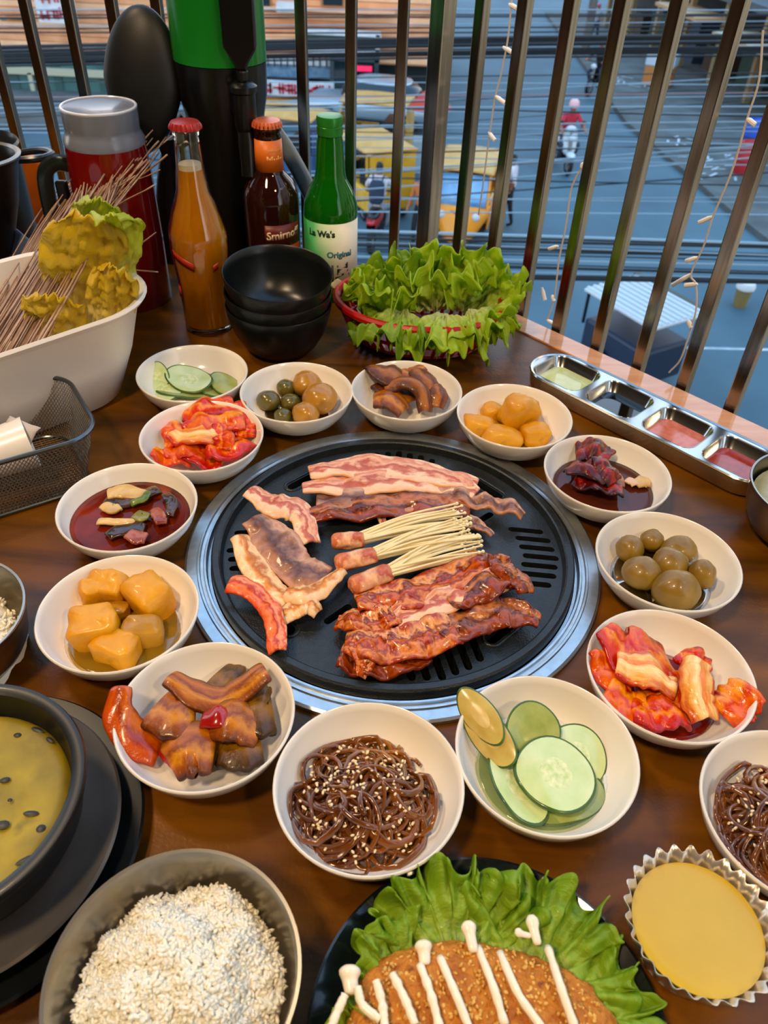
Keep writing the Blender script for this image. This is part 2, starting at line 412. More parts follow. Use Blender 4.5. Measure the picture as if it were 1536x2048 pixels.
for base in (PI / 4, 3 * PI / 4, 5 * PI / 4, 7 * PI / 4):        # raised lips round the long slots
    pts = []
    for i in range(28):
        th = 2 * PI * i / 28; L = .0125; e = V((L * (1 if math.cos(th) > 0 else -1) + .0068 * math.cos(th), .0068 * math.sin(th), 0))
        e.rotate(Matrix.Rotation(base + PI / 2, 3, 'Z')); pts.append(V((.118 * math.cos(base), .118 * math.sin(base), .0052)) + e)
    MB().tube(pts, .0011, 6, closed=True).build('slot_lip', CASTI, pl_)

# ---------------------------------------------------------------- meat on the grill
PORK = uvmat('raw_pork', [(0, '#e8c2a6'), (.25, '#f0d3ba'), (.4, '#c98a76'), (.55, '#b8705f'), (.68, '#e6bfa6'), (.85, '#cf9580'), (1, '#f0d6be')], nsc=3.2, namp=.5, stretch=(1, 3, 1))
PORKG = uvmat('searing_pork', [(0, '#c99f86'), (.3, '#9a7566'), (.5, '#6e5149'), (.68, '#a08072'), (.85, '#cfae98'), (1, '#b98f7a')], nsc=3.0, namp=.5, stretch=(1, 2.5, 1), coat=.35)
PORKB = uvmat('browning_belly', [(0, '#e9c39c'), (.25, '#f1d9ba'), (.45, '#d6a06a'), (.6, '#b97f4a'), (.8, '#ecd0ac'), (1, '#e0b68c')], nsc=3.0, namp=.45, stretch=(1, 2.5, 1))
PORKR = uvmat('red_raw_belly', [(0, '#d0603a'), (.3, '#ea9a74'), (.5, '#b84a2c'), (.7, '#f0b090'), (.86, '#cf6442'), (1, '#f2c0a2')], nsc=3.4, namp=.4, stretch=(1, 3, 1))
MARI = uvmat('marinated_pork', [(0, '#a8501e'), (.2, '#dc9c68'), (.36, '#963e16'), (.5, '#cc7a46'), (.64, '#7c300f'), (.8, '#e6b48a'), (1, '#aa5222')], nsc=4.0, namp=.5, coat=.55, rough=.25, stretch=(1, 3, 1))
MARID = uvmat('dark_marinated_pork', [(0, '#7d3e1c'), (.3, '#a9623a'), (.5, '#5e2a12'), (.72, '#c48a60'), (1, '#6e3416')], nsc=4.0, namp=.5, coat=.55, rough=.25, stretch=(1, 3, 1))
def strip(name, px, z, wpx, m, seed, thick=.0032, folds=(0.0, 0), crumple=.0022, arch=.0, label=None, cat='meat', group=None, nl=46, nw=12, ncf=70, twist=0.0, edge=.14):
    """a slice of food lying along a path; px are photograph pixels of its centre line, z its height there"""
    zs = z if isinstance(z, (list, tuple)) else [z] * len(px)
    pts = spline([U(x, y, q) for (x, y), q in zip(px, zs)], nl)
    ws = wpx if isinstance(wpx, (list, tuple)) else [wpx, wpx]
    c = sum(pts, V()) / len(pts); base = V((c.x, c.y, min(p.z for p in pts)))
    def fn(u, v):
        i = min(nl, int(round(v * nl))); p = pts[i]; t = (pts[min(i + 1, nl)] - pts[max(i - 1, 0)]); t.z = 0
        t = t.normalized() if t.length > 1e-6 else V((1, 0, 0)); s = V((-t.y, t.x, 0))
        wd = interp(ws, v) * px_size(p) * .5 / math.sqrt(s.x * s.x + .45 * s.y * s.y) * (1 + edge * nz((v * 7, seed, 0)))
        x = (u - .5) * 2; rag = edge * .6 * nz((v * 26, seed * 3.1, 9 if x > 0 else 2)) * abs(x)
        tw = twist * (v - .5)
        q = p + s * (wd * (x + rag) * math.cos(tw)) + V((0, 0, wd * x * math.sin(tw)))
        q.z += arch * (1 - x * x) + folds[0] * math.sin(v * folds[1] * 2 * PI + seed + x * .8)
        q.z += crumple * (nz(q, ncf, seed) + .5 * nz(q, ncf * 2.3, seed + 4)) + crumple * .6
        q += s * (crumple * .7 * nz(q, ncf * .8, seed + 11))
        e = max(0, abs(v - .5) * 2 - .86) / .14; q.z -= e * e * .0015
        return q - base
    o = MB().grid(fn, nw, nl).build(name, m, None, ang=180, loc=base, solid=thick, sub=1)
    if label: tag(o, label, cat, group)
    return o
G1 = 'slices of meat on the grill'
zt = .0115
strip('pork_slice', [(618, 948), (720, 936), (840, 946), (955, 972)], zt + .007, [26, 50, 52, 26], PORK, 1, folds=(.0012, 2), label='long pale pork slice at the far edge of the grill plate', group=G1)
strip('pork_slice', [(604, 978), (700, 972), (800, 964), (890, 966), (952, 990)], zt + .006, [26, 46, 52, 50, 30], PORK, 2, folds=(.0015, 2), label='pale pink pork slice second from the far edge of the grill plate', group=G1)
strip('pork_slice', [(632, 1000), (740, 1000), (850, 1000), (935, 1004)], zt + .004, [34, 50, 58, 44], PORKG, 3, folds=(.0014, 3), label='grey searing pork slice across the far middle of the grill', group=G1)
strip('pork_slice', [(608, 1036), (690, 1024), (790, 1016), (880, 1016), (940, 1024)], zt + .005, [24, 44, 48, 52, 36], MARID, 4, folds=(.002, 4), crumple=.0035, label='reddish crumpled pork slice just behind the mushrooms', group=G1)
strip('pork_slice', [(900, 990), (950, 1006), (1000, 1016), (1046, 1034)], zt + .005, [24, 30, 32, 26], PORKG, 5, folds=(.0025, 3), crumple=.0045, label='curled browned pork end reaching right of the mushrooms', group=G1)
strip('pork_slice', [(758, 1026), (764, 1044), (776, 1064)], zt + .002, [22, 16, 10], PORK, 6, label='short hanging pork tip behind the mushrooms', group=G1)
strip('pork_slice', [(920, 1044), (952, 1050), (986, 1072)], zt + .001, [26, 22, 10], PORKG, 7, crumple=.003, label='small grey pork scrap right of the mushroom tips', group=G1)
strip('pork_belly_slice', [(500, 984), (545, 1012), (598, 1030), (622, 1092)], [zt + .012, zt + .010, zt + .006, zt + .002], [32, 48, 52, 40], PORK, 8, folds=(.001, 2), arch=.003, label='pink pork belly slice at the upper left rim of the grill plate', group=G1)
strip('pork_belly_slice', [(508, 1040), (552, 1088), (592, 1140), (655, 1160)], [zt + .008, zt + .005, zt + .003, zt + .003], [46, 84, 78, 40], PORKG, 9, arch=.002, crumple=.003, label='wide grey brown pork belly slice on the left of the grill', group=G1)
strip('pork_belly_slice', [(478, 1076), (504, 1130), (532, 1172), (578, 1208)], [zt + .006, zt + .005, zt + .003, zt + .002], [34, 50, 50, 40], PORKB, 10, arch=.003, label='cream and golden pork belly slice along the left plate rim', group=G1)
strip('pork_belly_slice', [(572, 1192), (606, 1194), (640, 1186), (664, 1166), (686, 1146)], [zt + .004, zt + .008, zt + .006, zt + .008, zt + .006], [30, 36, 34, 28, 18], PORKB, 11, arch=.004, label='curled golden pork belly end pointing at the mushrooms', group=G1)
strip('pork_belly_slice', [(560, 1244), (590, 1222), (616, 1212), (636, 1228)], [zt, zt + .004, zt + .007, zt + .003], [24, 34, 34, 22], PORKB, 12, arch=.003, label='small curled pale pork belly piece below the golden one', group=G1)
strip('pork_belly_slice', [(458, 1172), (506, 1186), (540, 1222), (552, 1262), (556, 1306)], [zt + .008, zt + .007, zt + .008, zt + .006, zt + .003], [26, 38, 40, 42, 36], PORKR, 13, arch=.003, folds=(.0018, 2), label='bright red and pink pork belly slice at the lower left of the grill', group=G1)
strip('marinated_pork_slice', [(712, 1212), (790, 1200), (880, 1172), (985, 1122)], zt + .005, [36, 62, 62, 50], MARI, 14, folds=(.0012, 2.3), crumple=.0050, label='shiny red marinated pork slice nearest the mushroom bundles', group=G1)
strip('marinated_pork_slice', [(790, 1244), (870, 1214), (950, 1180), (1040, 1146)], zt + .006, [30, 50, 58, 50], PORK, 15, folds=(.001, 2), crumple=.004, label='paler pork slice between the two red marinated rows', group=G1)
strip('marinated_pork_slice', [(900, 1210), (962, 1184), (1018, 1160), (1046, 1196)], zt + .008, [36, 52, 52, 36], MARID, 16, folds=(.0018, 1.8), crumple=.0055, label='dark folded marinated pork slice at the right end of the grill', group=G1)
strip('marinated_pork_slice', [(672, 1244), (716, 1252), (764, 1246), (800, 1236)], zt + .004, [28, 44, 42, 30], MARI, 17, folds=(.003, 2), crumple=.006, label='deep red marinated pork curl at the left of the lower row', group=G1)
strip('marinated_pork_slice', [(690, 1290), (760, 1296), (830, 1286), (910, 1262)], zt + .006, [40, 66, 66, 60], MARI, 18, folds=(.0016, 2.4), crumple=.0058, label='wide glossy red marinated pork slice in the lower middle of the grill', group=G1)
strip('marinated_pork_slice', [(880, 1278), (950, 1248), (1010, 1228), (1078, 1248)], zt + .005, [48, 66, 62, 26], MARID, 19, folds=(.0015, 2.2), crumple=.0052, label='long marinated pork slice ending at the lower right of the plate', group=G1)
strip('marinated_pork_slice', [(680, 1316), (730, 1328), (790, 1330), (856, 1308)], zt + .001, [36, 48, 48, 34], MARID, 20, folds=(.002, 3), crumple=.004, label='brown marinated pork slice at the very front of the grill', group=G1)
strip('marinated_pork_slice', [(716, 1292), (728, 1325), (722, 1356)], [zt + .010, zt + .008, zt + .002], [50, 46, 20], MARI, 21, crumple=.005, label='red marinated pork flap drooping over the front slots', group=G1)
strip('marinated_pork_slice', [(990, 1118), (1006, 1140), (1030, 1180)], [zt + .008, zt + .010, zt + .006], [40, 48, 40], MARID, 22, crumple=.006, label='crumpled marinated pork piece under the mushroom tips', group=G1)

# enoki bundles wrapped in pork
ENO = mat('enoki_stem', '#efdcae', '#e2c788', sc=30, rough=.4, sss=.2, lo=.4, hi=.7)
def enoki(p0, p1, wrap0, wrap1, z, wpx, n, seed, label):
    rnd = random.Random(seed); a, b = U(*p0, z), U(*p1, z); base = V((a.x, a.y, z - .006))
    root = thing('enoki_bundle', label, 'mushroom', base, group='pork wrapped enoki bundles on the grill')
    wdt = wpx * px_size(a); d = (b - a); s = V((-d.y, d.x, 0)).normalized(); st = MB()
    for k in range(n):
        o0 = (rnd.random() - .5) * wdt * .55; o1 = (rnd.random() - .5) * wdt * 1.7; h = rnd.random() * .007
        q0 = a + s * o0 + V((0, 0, h * .6)); q1 = b + s * o1 + d * (rnd.random() - .5) * .22 + V((0, 0, h))
        mid = q0.lerp(q1, .5) + s * (o1 * .1) + V((0, 0, .002 + rnd.random() * .003)); ps = [p - base for p in spline([q0, mid, q1], 9)]
        st.tube(ps, [.0014 - .0005 * i / 9 for i in range(10)], 5)
        st.ell(ps[-1], (.0018, .0018, .0015), 6, 4)
    tag(st.build('stems', ENO, root), kind='stuff')
    w0, w1 = U(*wrap0, z + .002) - base, U(*wrap1, z + .002) - base; dd = (w1 - w0)
    M = dd.to_track_quat('Z', 'Y').to_matrix(); R = wdt * .5; L = dd.length
    prof = [(0, 0), (R * .5, -.001), (R * .9, .001), (R * 1.02, L * .2), (R * .9, L * .42), (R * 1.04, L * .55), (R * .92, L * .8), (R * .95, L * .96), (R * .7, L), (0, L * .96)]
    def wob(p, an, i): k = 1 + .22 * nz((math.cos(an) * 2, math.sin(an) * 2, i * .45), 1, seed) ; return V((p.x * k, p.y * k * .86, p.z + .002 * nz((an, i, seed))))
    MB().lathe(prof, 26, c=w0, M=M, fn=wob).build('pork_wrap', uvmat('wrap_pork', [(0, '#e0a98a'), (.3, '#c67f62'), (.5, '#eac7a8'), (.7, '#b96a50'), (1, '#e3b496')], nsc=2.5, namp=.4, axis='Y', stretch=(2, 2, 1)), root, ang=180, sub=1)['label'] = 'pork slice wrapped round the root end'
enoki((716, 1082), (912, 1040), (664, 1084), (728, 1080), .019, 38, 30, 31, 'farthest enoki bundle with pale stems wrapped in pork')
enoki((740, 1114), (930, 1066), (672, 1128), (752, 1110), .021, 40, 30, 32, 'middle enoki bundle with pale stems wrapped in pork')
enoki((762, 1152), (940, 1092), (702, 1174), (780, 1144), .019, 46, 32, 33, 'nearest enoki bundle with pale stems and a thick pork wrap')

# ---------------------------------------------------------------- side dishes
BR, BH = .0575, .036
INNER = [(0, .0055), (.015, .0055), (.030, .0065), (.0425, .0125), (.0512, .0235), (.0555, .0352)]
BOWL = [(0, .0024), (.024, .0024), (.0255, 0.0), (.0285, 0.0), (.0295, .0024), (.036, .0058), (.0455, .0125), (.0535, .0235), (.0574, .0345), (.0575, .0358), (.0567, .0365), (.0558, .0360), (.0542, .0308), (.0512, .0235), (.0472, .0170), (.0425, .0125), (.0365, .0088), (.030, .0065), (.015, .0055), (0, .0055)]
def bowl_z(r):
    for (r0, z0), (r1, z1) in zip(INNER[:-1], INNER[1:]):
        if r <= r1: return z0 + (z1 - z0) * max(0, r - r0) / (r1 - r0)
    return .036
_o = MB().lathe(BOWL, 72).build('side_dish', CREAM, None, ang=60); BOWLME = _o.data; bpy.data.objects.remove(_o)
def side_dish(x, y, label):
    o = link('side_dish', BOWLME, None, (x, y, 0.0003)); return tag(o, label, 'dish', 'white side dishes round the grill')
def liquid(name, x, y, r, z, m, label, cat='sauce'):
    o = MB().lathe([(0, z), (r * .9, z), (r, z + .0005), (r * .985, z - .0012), (0, z - .0015)], 56).build(name, m, None, loc=(x, y, 0), ang=180)
    # local z measured from the table
    return tag(o, label, cat)
def radius_at(z):
    for (r0, z0), (r1, z1) in zip(INNER[:-1], INNER[1:]):
        if z <= z1 and z1 > z0: return r0 + (r1 - r0) * (z - z0) / (z1 - z0)
    return .05
def blob(name, p, r, m, seed, label, cat, group=None, rot=(0, 0, 0), lump=.10, e=1.0, seg=20, rings=14, fr=1.6, cut=None):
    r = (r, r, r) if not isinstance(r, (tuple, list)) else r; mx = max(r)
    def fn(q):
        k = 1 + lump * nz(q / mx, fr, seed) + lump * .4 * nz(q / mx, fr * 2.7, seed + 5); q = q * k
        return q
    o = MB().ell((0, 0, 0), r, seg, rings, fn=fn, e=e).build(name, m, None, loc=p, rot=rot, ang=50 if e < .8 else 180)
    return tag(o, label, cat, group)

DISH = {'cuke_far': (-.2072, .7086), 'potato_far': (-.0947, .6812), 'fishcake_far': (.0177, .6947), 'pickle_far': (.1254, .6561), 'beef': (.2017, .5691),
        'potato_near': (.2296, .4573), 'kimchi_right': (.2033, .3433), 'cuke_near': (.1089, .2768), 'noodle': (-.0016, .2490), 'fishcake_left': (-.1091, .2935),
        'pickle_left': (-.1890, .3761), 'soup': (-.2148, .4924), 'kimchi_left': (-.1744, .5979), 'noodle_edge': (.2548, .2415)}
DL = {'cuke_far': 'white dish of cucumber slices farthest left, beside the amber bottle', 'potato_far': 'white dish of round potatoes in front of the black bowls',
      'fishcake_far': 'white dish of curled brown fishcake in front of the red basket', 'pickle_far': 'white dish of yellow chunks beside the steel sauce tray',
      'beef': 'white dish of dark red marinated beef in broth below the sauce tray', 'potato_near': 'white dish of round potatoes at the right of the grill',
      'kimchi_right': 'white dish of cabbage kimchi at the lower right of the grill', 'cuke_near': 'white dish of pale cucumber slices in front of the grill',
      'noodle': 'white dish of brown glass noodles at the front centre', 'fishcake_left': 'white dish of glazed brown fishcake pieces at the lower left of the grill',
      'pickle_left': 'white dish of yellow chunks at the left of the grill', 'soup': 'white dish of dark red soup at the left of the grill',
      'kimchi_left': 'white dish of orange red kimchi at the upper left of the grill', 'noodle_edge': 'white dish of brown noodles cut by the right edge'}
for k, (x, y) in DISH.items(): side_dish(x, y, DL[k])

# --- cucumber slices
CSK = mat('cucumber_skin', '#2c4a17', '#47681f', sc=40, rough=.3, coat=.3)
CFL = mat('cucumber_flesh', '#b9cf86', '#d3deaa', sc=60, rough=.22, sss=.25, coat=.4, lo=.3, hi=.7)
CCO = mat('cucumber_core', '#dfe3b0', '#b8cb7c', sc=220, rough=.2, sss=.25, coat=.4)
CFD = mat('cucumber_flesh_shaded', '#8f9c4c', '#a9b168', sc=60, rough=.22, sss=.2, coat=.4)  # darker copy of the cucumber flesh, shade put into the colour
def cuke(px, z, rx, ry, rot, tilt, seed, label, group, flesh=CFL, core=CCO, half=False, bend=.004):
    p = U(px[0], px[1], z); ps = px_size(p); A, B = rx * ps, ry * ps; mb = MB(); n = 40
    rings = [(0, 0, 1), (.40, .0, 1), (.52, 0.0, 0), (.93, 0, 0), (.985, -.0003, 2), (1.0, -.0012, 2), (.985, -.0024, 2), (.9, -.0026, 0), (0, -.0026, 0)]
    vs = []; ids = []
    for (k, dz, _m2) in rings:
        row = []
        for j in range(n if k > 0 else 1):
            a = 2 * PI * j / n; x, y = A * k * math.cos(a), B * k * math.sin(a) * (1 + .06 * math.sin(2 * a + seed))
            if half and y < -B * .15: y = -B * .15 - (y + B * .15) * .02
            zz = dz + bend * ((x / A) ** 2) * (1 if seed % 2 else -.6) + .0012 * nz((x, y, 0), 60, seed)
            row.append(len(vs)); vs.append(V((x, y, zz)))
        ids.append(row)
    o0 = len(mb.v); mb.v += [tuple(v) for v in vs]; mb.uv += [(0, 0)] * len(vs)
    for i in range(len(rings) - 1):
        Ar, Br = ids[i], ids[i + 1]; mi = rings[i + 1][2] if i < 4 else (2 if i < 6 else 0)
        if i == 0: mi = 1
        for j in range(n):
            j2 = (j + 1) % n
            if len(Ar) == 1: f = (Ar[0], Br[j], Br[j2])
            elif len(Br) == 1: f = (Ar[j], Br[0], Ar[j2])
            else: f = (Ar[j], Br[j], Br[j2], Ar[j2])
            mb.f.append(f); mb.m.append(mi)
    o = mb.build('cucumber_slice', [flesh, core, CSK], None, loc=p, rot=(tilt[0], tilt[1], rot), ang=180)
    return tag(o, label, 'cucumber', group)
gq = 'cucumber slices in the far dish'
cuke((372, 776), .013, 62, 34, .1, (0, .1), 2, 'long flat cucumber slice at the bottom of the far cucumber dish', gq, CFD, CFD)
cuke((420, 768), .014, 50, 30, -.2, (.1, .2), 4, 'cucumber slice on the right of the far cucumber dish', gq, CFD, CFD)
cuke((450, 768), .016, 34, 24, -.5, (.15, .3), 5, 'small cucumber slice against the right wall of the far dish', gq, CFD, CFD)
cuke((330, 774), .016, 42, 38, .5, (.25, -.2), 6, 'dark rimmed cucumber slice on the left of the far dish', gq)
cuke((316, 752), .021, 24, 34, .4, (.5, -.5), 7, 'upright cucumber slice against the left wall of the far dish', gq)
cuke((378, 758), .020, 50, 36, -.25, (.22, .1), 9, 'pale cucumber slice on top of the far dish', gq)
gq = 'cucumber slices in the near dish'
LIQC = mat('cucumber_brine', '#cfe0a8', rough=.05, trans=.85, ior=1.33)
liquid('cucumber_brine', *DISH['cuke_near'], radius_at(.0125), .0125, LIQC, 'pale green brine in the near cucumber dish', 'brine')
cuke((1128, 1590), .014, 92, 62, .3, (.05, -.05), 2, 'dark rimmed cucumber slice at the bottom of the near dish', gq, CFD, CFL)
cuke((1035, 1570), .018, 58, 88, .35, (.05, .25), 3, 'long pale cucumber slice on the left of the near dish', gq)
cuke((1155, 1510), .020, 66, 66, -.6, (.1, .25), 4, 'cucumber slice leaning on the right wall of the near dish', gq)
cuke((1065, 1462), .026, 56, 58, .1, (.45, .0), 5, 'shaded cucumber slice standing at the back of the near dish', gq, CFD, CFD)
cuke((960, 1432), .040, 34, 66, .55, (.35, -.55), 6, 'cucumber slice hanging over the left rim of the near dish', gq, mat('cucumber_flesh_yellow', '#c9b262', '#b89a48', sc=60, rough=.22, sss=.05, coat=.4), mat('cucumber_core_yellow', '#c9a75c', '#d6bc78', sc=90, rough=.22, coat=.4))
cuke((978, 1470), .033, 38, 78, .5, (.4, -.5), 8, 'yellowish cucumber slice under the one over the rim', gq, mat('cucumber_flesh_yellow', '#c9b262'), mat('cucumber_core_yellow', '#c9a75c'))
cuke((1112, 1545), .026, 84, 80, -.2, (.06, .04), 10, 'large translucent cucumber slice on top of the near dish', gq, CFL, CCO)

# --- potatoes
POT = mat('braised_potato', '#66460c', '#92701e', '#a8842c', sc=26, rough=.38, coat=.3, lo=.3, hi=.6, bump=.12, bsc=90)
POTG = mat('braised_potato_golden', '#945e10', '#b47e24', '#7a4c10', sc=22, rough=.28, coat=.35, lo=.3, hi=.6, bump=.1, bsc=90)
POTO = mat('braised_potato_olive', '#40380c', '#665a1c', '#6e4e18', sc=26, rough=.26, coat=.4, lo=.3, hi=.6)
def potato(px, z, rpx, m, seed, label, group, asp=(1, 1, .85)):
    p = U(px[0], px[1], z); r = rpx * px_size(p)
    blob('braised_potato', p, (r * asp[0], r * asp[1], r * asp[2]), m, seed, label, 'potato', group, lump=.09)
gq = 'round potatoes in the right dish'
for px, z, r, s, l, asp in [((1260, 1098), .022, 28, 1, 'round potato at the upper left of the right dish', (1, 1, 1)), ((1304, 1081), .022, 24, 2, 'small brown potato at the back of the right dish', (1, 1, .9)),
                       ((1358, 1100), .024, 34, 3, 'oval potato at the upper right of the right dish', (1.1, .9, .8)), ((1340, 1126), .026, 35, 4, 'round potato in the middle of the right dish', (1, 1, .9)),
                       ((1283, 1146), .026, 39, 5, 'speckled potato at the left front of the right dish', (1, .95, .85)), ((1352, 1180), .028, 48, 6, 'largest creased potato at the front of the right dish', (1, .85, .85)),
                       ((1404, 1148), .026, 30, 7, 'potato at the right edge of the right dish', (.9, 1, 1))]:
    potato(px, z, r, POT, s, l, gq, asp)
gq = 'round potatoes in the far dish'
for px, z, r, s, l, m in [((537, 801), .018, 24, 11, 'olive brown potato at the left of the far dish', POTO), ((572, 776), .018, 20, 12, 'dark potato at the back left of the far dish', POTO),
                       ((582, 805), .016, 20, 13, 'small dark potato in the middle of the far dish', POTO), ((566, 832), .014, 18, 14, 'smallest potato at the front of the far dish', POTO),
                       ((612, 828), .018, 28, 15, 'brown potato at the front of the far dish', POTG), ((614, 768), .022, 30, 16, 'golden potato at the back of the far dish', POTG),
                       ((640, 797), .024, 35, 17, 'largest golden potato at the right of the far dish', POTG)]:
    potato(px, z, r, m, s, l, gq)
BRO = mat('braising_liquid', '#3a2408', rough=.06, trans=.5, ior=1.33)
liquid('braising_liquid', *DISH['potato_near'], radius_at(.0115), .0115, BRO, 'brown braising liquid under the potatoes in the right dish', 'sauce')
liquid('braising_liquid', *DISH['potato_far'], radius_at(.0085), .0085, BRO, 'brown braising liquid under the potatoes in the far dish', 'sauce')

# --- yellow chunks
YEL = mat('yellow_chunk', '#c47e00', '#dc9a04', '#ac6c02', sc=36, rough=.42, sss=.04, coat=.15, lo=.3, hi=.62, bump=.2, bsc=160)
YELD = mat('yellow_chunk_darker', '#a06c0c', '#ba8814', sc=36, rough=.38, sss=.06, coat=.3, bump=.2, bsc=160)
def chunk(px, z, rpx, m, seed, label, group, asp=(1, .8, .8), rot=(0, 0, 0), e=.42):
    p = U(px[0], px[1], z); r = rpx * px_size(p)
    blob('yellow_chunk', p, (r * asp[0], r * asp[1], r * asp[2]), m, seed, label, 'vegetable', group, rot=rot, lump=.20, e=e, fr=1.5)
gq = 'yellow chunks in the left dish'
YB = mat('yellow_broth', '#a8841a', rough=.06, trans=.6, ior=1.33)
liquid('yellow_broth', *DISH['pickle_left'], radius_at(.0125), .0125, YB, 'thin yellow broth in the left dish of yellow chunks', 'broth')
for px, z, r, s, l, asp, rot in [((186, 1190), .020, 30, 1, 'yellow chunk at the back left of the left dish', (.8, .8, 1.1), (.2, .1, .5)), ((224, 1178), .020, 40, 2, 'flat yellow chunk at the back of the left dish', (1, .7, 1), (.3, 0, -.2)),
        ((300, 1196), .022, 50, 3, 'big yellow chunk at the right of the left dish', (1, .75, .8), (.1, .1, -.7)), ((190, 1256), .022, 50, 4, 'square notched yellow chunk at the left front of the left dish', (.95, .8, .8), (.1, -.1, .25)),
        ((236, 1298), .018, 46, 5, 'broad yellow chunk at the very front of the left dish', (1, .75, .7), (0, 0, -.35)), ((284, 1264), .018, 40, 6, 'darker yellow chunk at the lower right of the left dish', (1, .75, .7), (0, .1, .3)),
        ((236, 1225), .014, 24, 7, 'small brown yellow chunk in the middle of the left dish', (1, .8, .8), (0, 0, 0))]:
    chunk(px, z, r, YELD if s in (6, 7) else YEL, s, l, gq, asp, rot)
gq = 'yellow chunks in the far right dish'
liquid('yellow_broth', *DISH['pickle_far'], radius_at(.0075), .0075, YB, 'thin yellow broth in the dish beside the sauce tray', 'broth')
for px, z, r, s, l, asp, rot, e in [((958, 851), .016, 34, 11, 'yellow wedge at the left of the dish beside the sauce tray', (1.1, .65, .6), (0, 0, -.35), .8), ((984, 824), .018, 24, 12, 'round yellow piece at the back left of the dish beside the tray', (1, .9, .8), (0, 0, 0), .9),
        ((1006, 874), .014, 38, 13, 'smooth orange wedge at the front of the dish beside the tray', (1.05, .6, .6), (0, 0, -.2), .8), ((1040, 828), .026, 40, 14, 'tall peaked yellow chunk in the dish beside the tray', (.95, .7, .95), (.1, .35, .3), .6),
        ((1071, 869), .016, 28, 15, 'yellow cube at the right of the dish beside the tray', (1, .85, .8), (0, 0, .2), .6), ((1012, 838), .014, 22, 16, 'small yellow piece in the middle of the dish beside the tray', (1, .8, .8), (0, 0, 0), .7)]:
    chunk(px, z, r, YEL, s, l, gq, asp, rot, e)

# --- kimchi
KIM = uvmat('kimchi_leaf', [(0, '#a82c08'), (.25, '#d2580e'), (.45, '#e6a04e'), (.6, '#c03c06'), (.8, '#dc7c2c'), (1, '#942306')], nsc=2.6, namp=.5, coat=.5, rough=.25, stretch=(1, 2.2, 1), bump=.5)
KIMW = uvmat('kimchi_stem', [(0, '#c04a14'), (.2, '#eab878'), (.45, '#f5e0b4'), (.6, '#e2924a'), (.8, '#f0d09a'), (1, '#c24812')], nsc=2.4, namp=.4, coat=.5, rough=.25, stretch=(2.5, .8, 1), bump=.5)
KIMO = uvmat('kimchi_orange', [(0, '#c4500f'), (.3, '#e28c30'), (.5, '#cc580e'), (.75, '#ecac54'), (1, '#b03c0a')], nsc=2.6, namp=.5, coat=.5, rough=.25, stretch=(1, 2, 1), bump=.5)
gq = 'kimchi pieces in the right dish'; kt = 'kimchi'
def kim(px, z, w, m, s, label, group, thick=.004, crumple=.004, folds=(.002, 1.5), arch=.002):
    strip('kimchi_piece', px, z, w, m, s, thick=thick, crumple=crumple, folds=folds, arch=arch, label=label, cat=kt, group=group, nl=24, nw=10, edge=.2)
kim([(1205, 1262), (1240, 1300), (1290, 1320), (1340, 1330)], [.040, .034, .028, .022], [40, 90, 100, 70], KIM, 1, 'red kimchi leaf reaching up to the left rim of the right dish', gq)
kim([(1190, 1310), (1215, 1350), (1260, 1375)], [.036, .030, .024], [40, 60, 60], KIMO, 2, 'orange kimchi piece on the left wall of the right dish', gq)
kim([(1230, 1330), (1290, 1350), (1350, 1380)], [.036, .034, .028], [50, 62, 40], KIMW, 3, 'pale kimchi stem slanting across the right dish', gq, arch=.004)
kim([(1360, 1310), (1390, 1330), (1415, 1345)], [.026, .027, .024], [50, 54, 30], KIM, 4, 'deep red kimchi piece at the back of the right dish', gq)
kim([(1392, 1330), (1388, 1390), (1404, 1452)], [.030, .031, .020], [50, 66, 60], KIMW, 5, 'broad ribbed white kimchi stem on the right dish', gq, arch=.006, thick=.006)
kim([(1440, 1440), (1470, 1410), (1500, 1385)], [.020, .026, .032], [60, 76, 50], KIMO, 6, 'ribbed orange kimchi fan at the right rim of the right dish', gq, arch=.004)
kim([(1210, 1390), (1260, 1420), (1310, 1445)], [.028, .025, .020], [50, 66, 40], KIMO, 7, 'frayed orange kimchi leaf at the front left of the right dish', gq)
kim([(1260, 1430), (1320, 1430), (1370, 1440)], [.024, .026, .020], [40, 62, 40], KIM, 8, 'shredded red kimchi at the front of the right dish', gq)
kim([(1330, 1350), (1352, 1400), (1350, 1450)], [.022, .020, .016], [60, 60, 50], KIM, 9, 'dark red kimchi in the middle of the right dish', gq)
kim([(1270, 1390), (1330, 1400), (1372, 1420)], [.022, .022, .018], [60, 66, 50], KIM, 10, 'red kimchi layer beneath the pale stem of the right dish', gq)
RED = mat('kimchi_juice', '#8a1f08', rough=.08, trans=.3, ior=1.33)
liquid('kimchi_juice', *DISH['kimchi_right'], radius_at(.0105), .0105, RED, 'red kimchi juice in the right kimchi dish', 'sauce')
gq = 'kimchi pieces in the left dish'
kim([(330, 905), (370, 895), (420, 900)], [.018, .022, .022], [40, 60, 50], KIMO, 21, 'orange kimchi piece at the front left of the left kimchi dish', gq)
kim([(345, 870), (400, 875), (455, 868)], [.026, .030, .026], [40, 56, 44], KIMW, 22, 'pale kimchi square on top of the left kimchi dish', gq)
kim([(365, 830), (420, 820), (470, 815)], [.026, .030, .028], [40, 56, 40], KIM, 23, 'red kimchi leaf at the back of the left kimchi dish', gq)
kim([(375, 850), (430, 848), (490, 850)], [.027, .030, .026], [40, 50, 40], KIMO, 24, 'orange kimchi strip across the left kimchi dish', gq)
kim([(470, 812), (488, 845), (492, 880)], [.026, .026, .020], [36, 46, 40], KIM, 25, 'bright red kimchi piece on the right wall of the left dish', gq)
kim([(415, 905), (460, 900), (500, 885)], [.022, .024, .020], [44, 60, 44], KIM, 26, 'red kimchi piece at the front right of the left kimchi dish', gq)
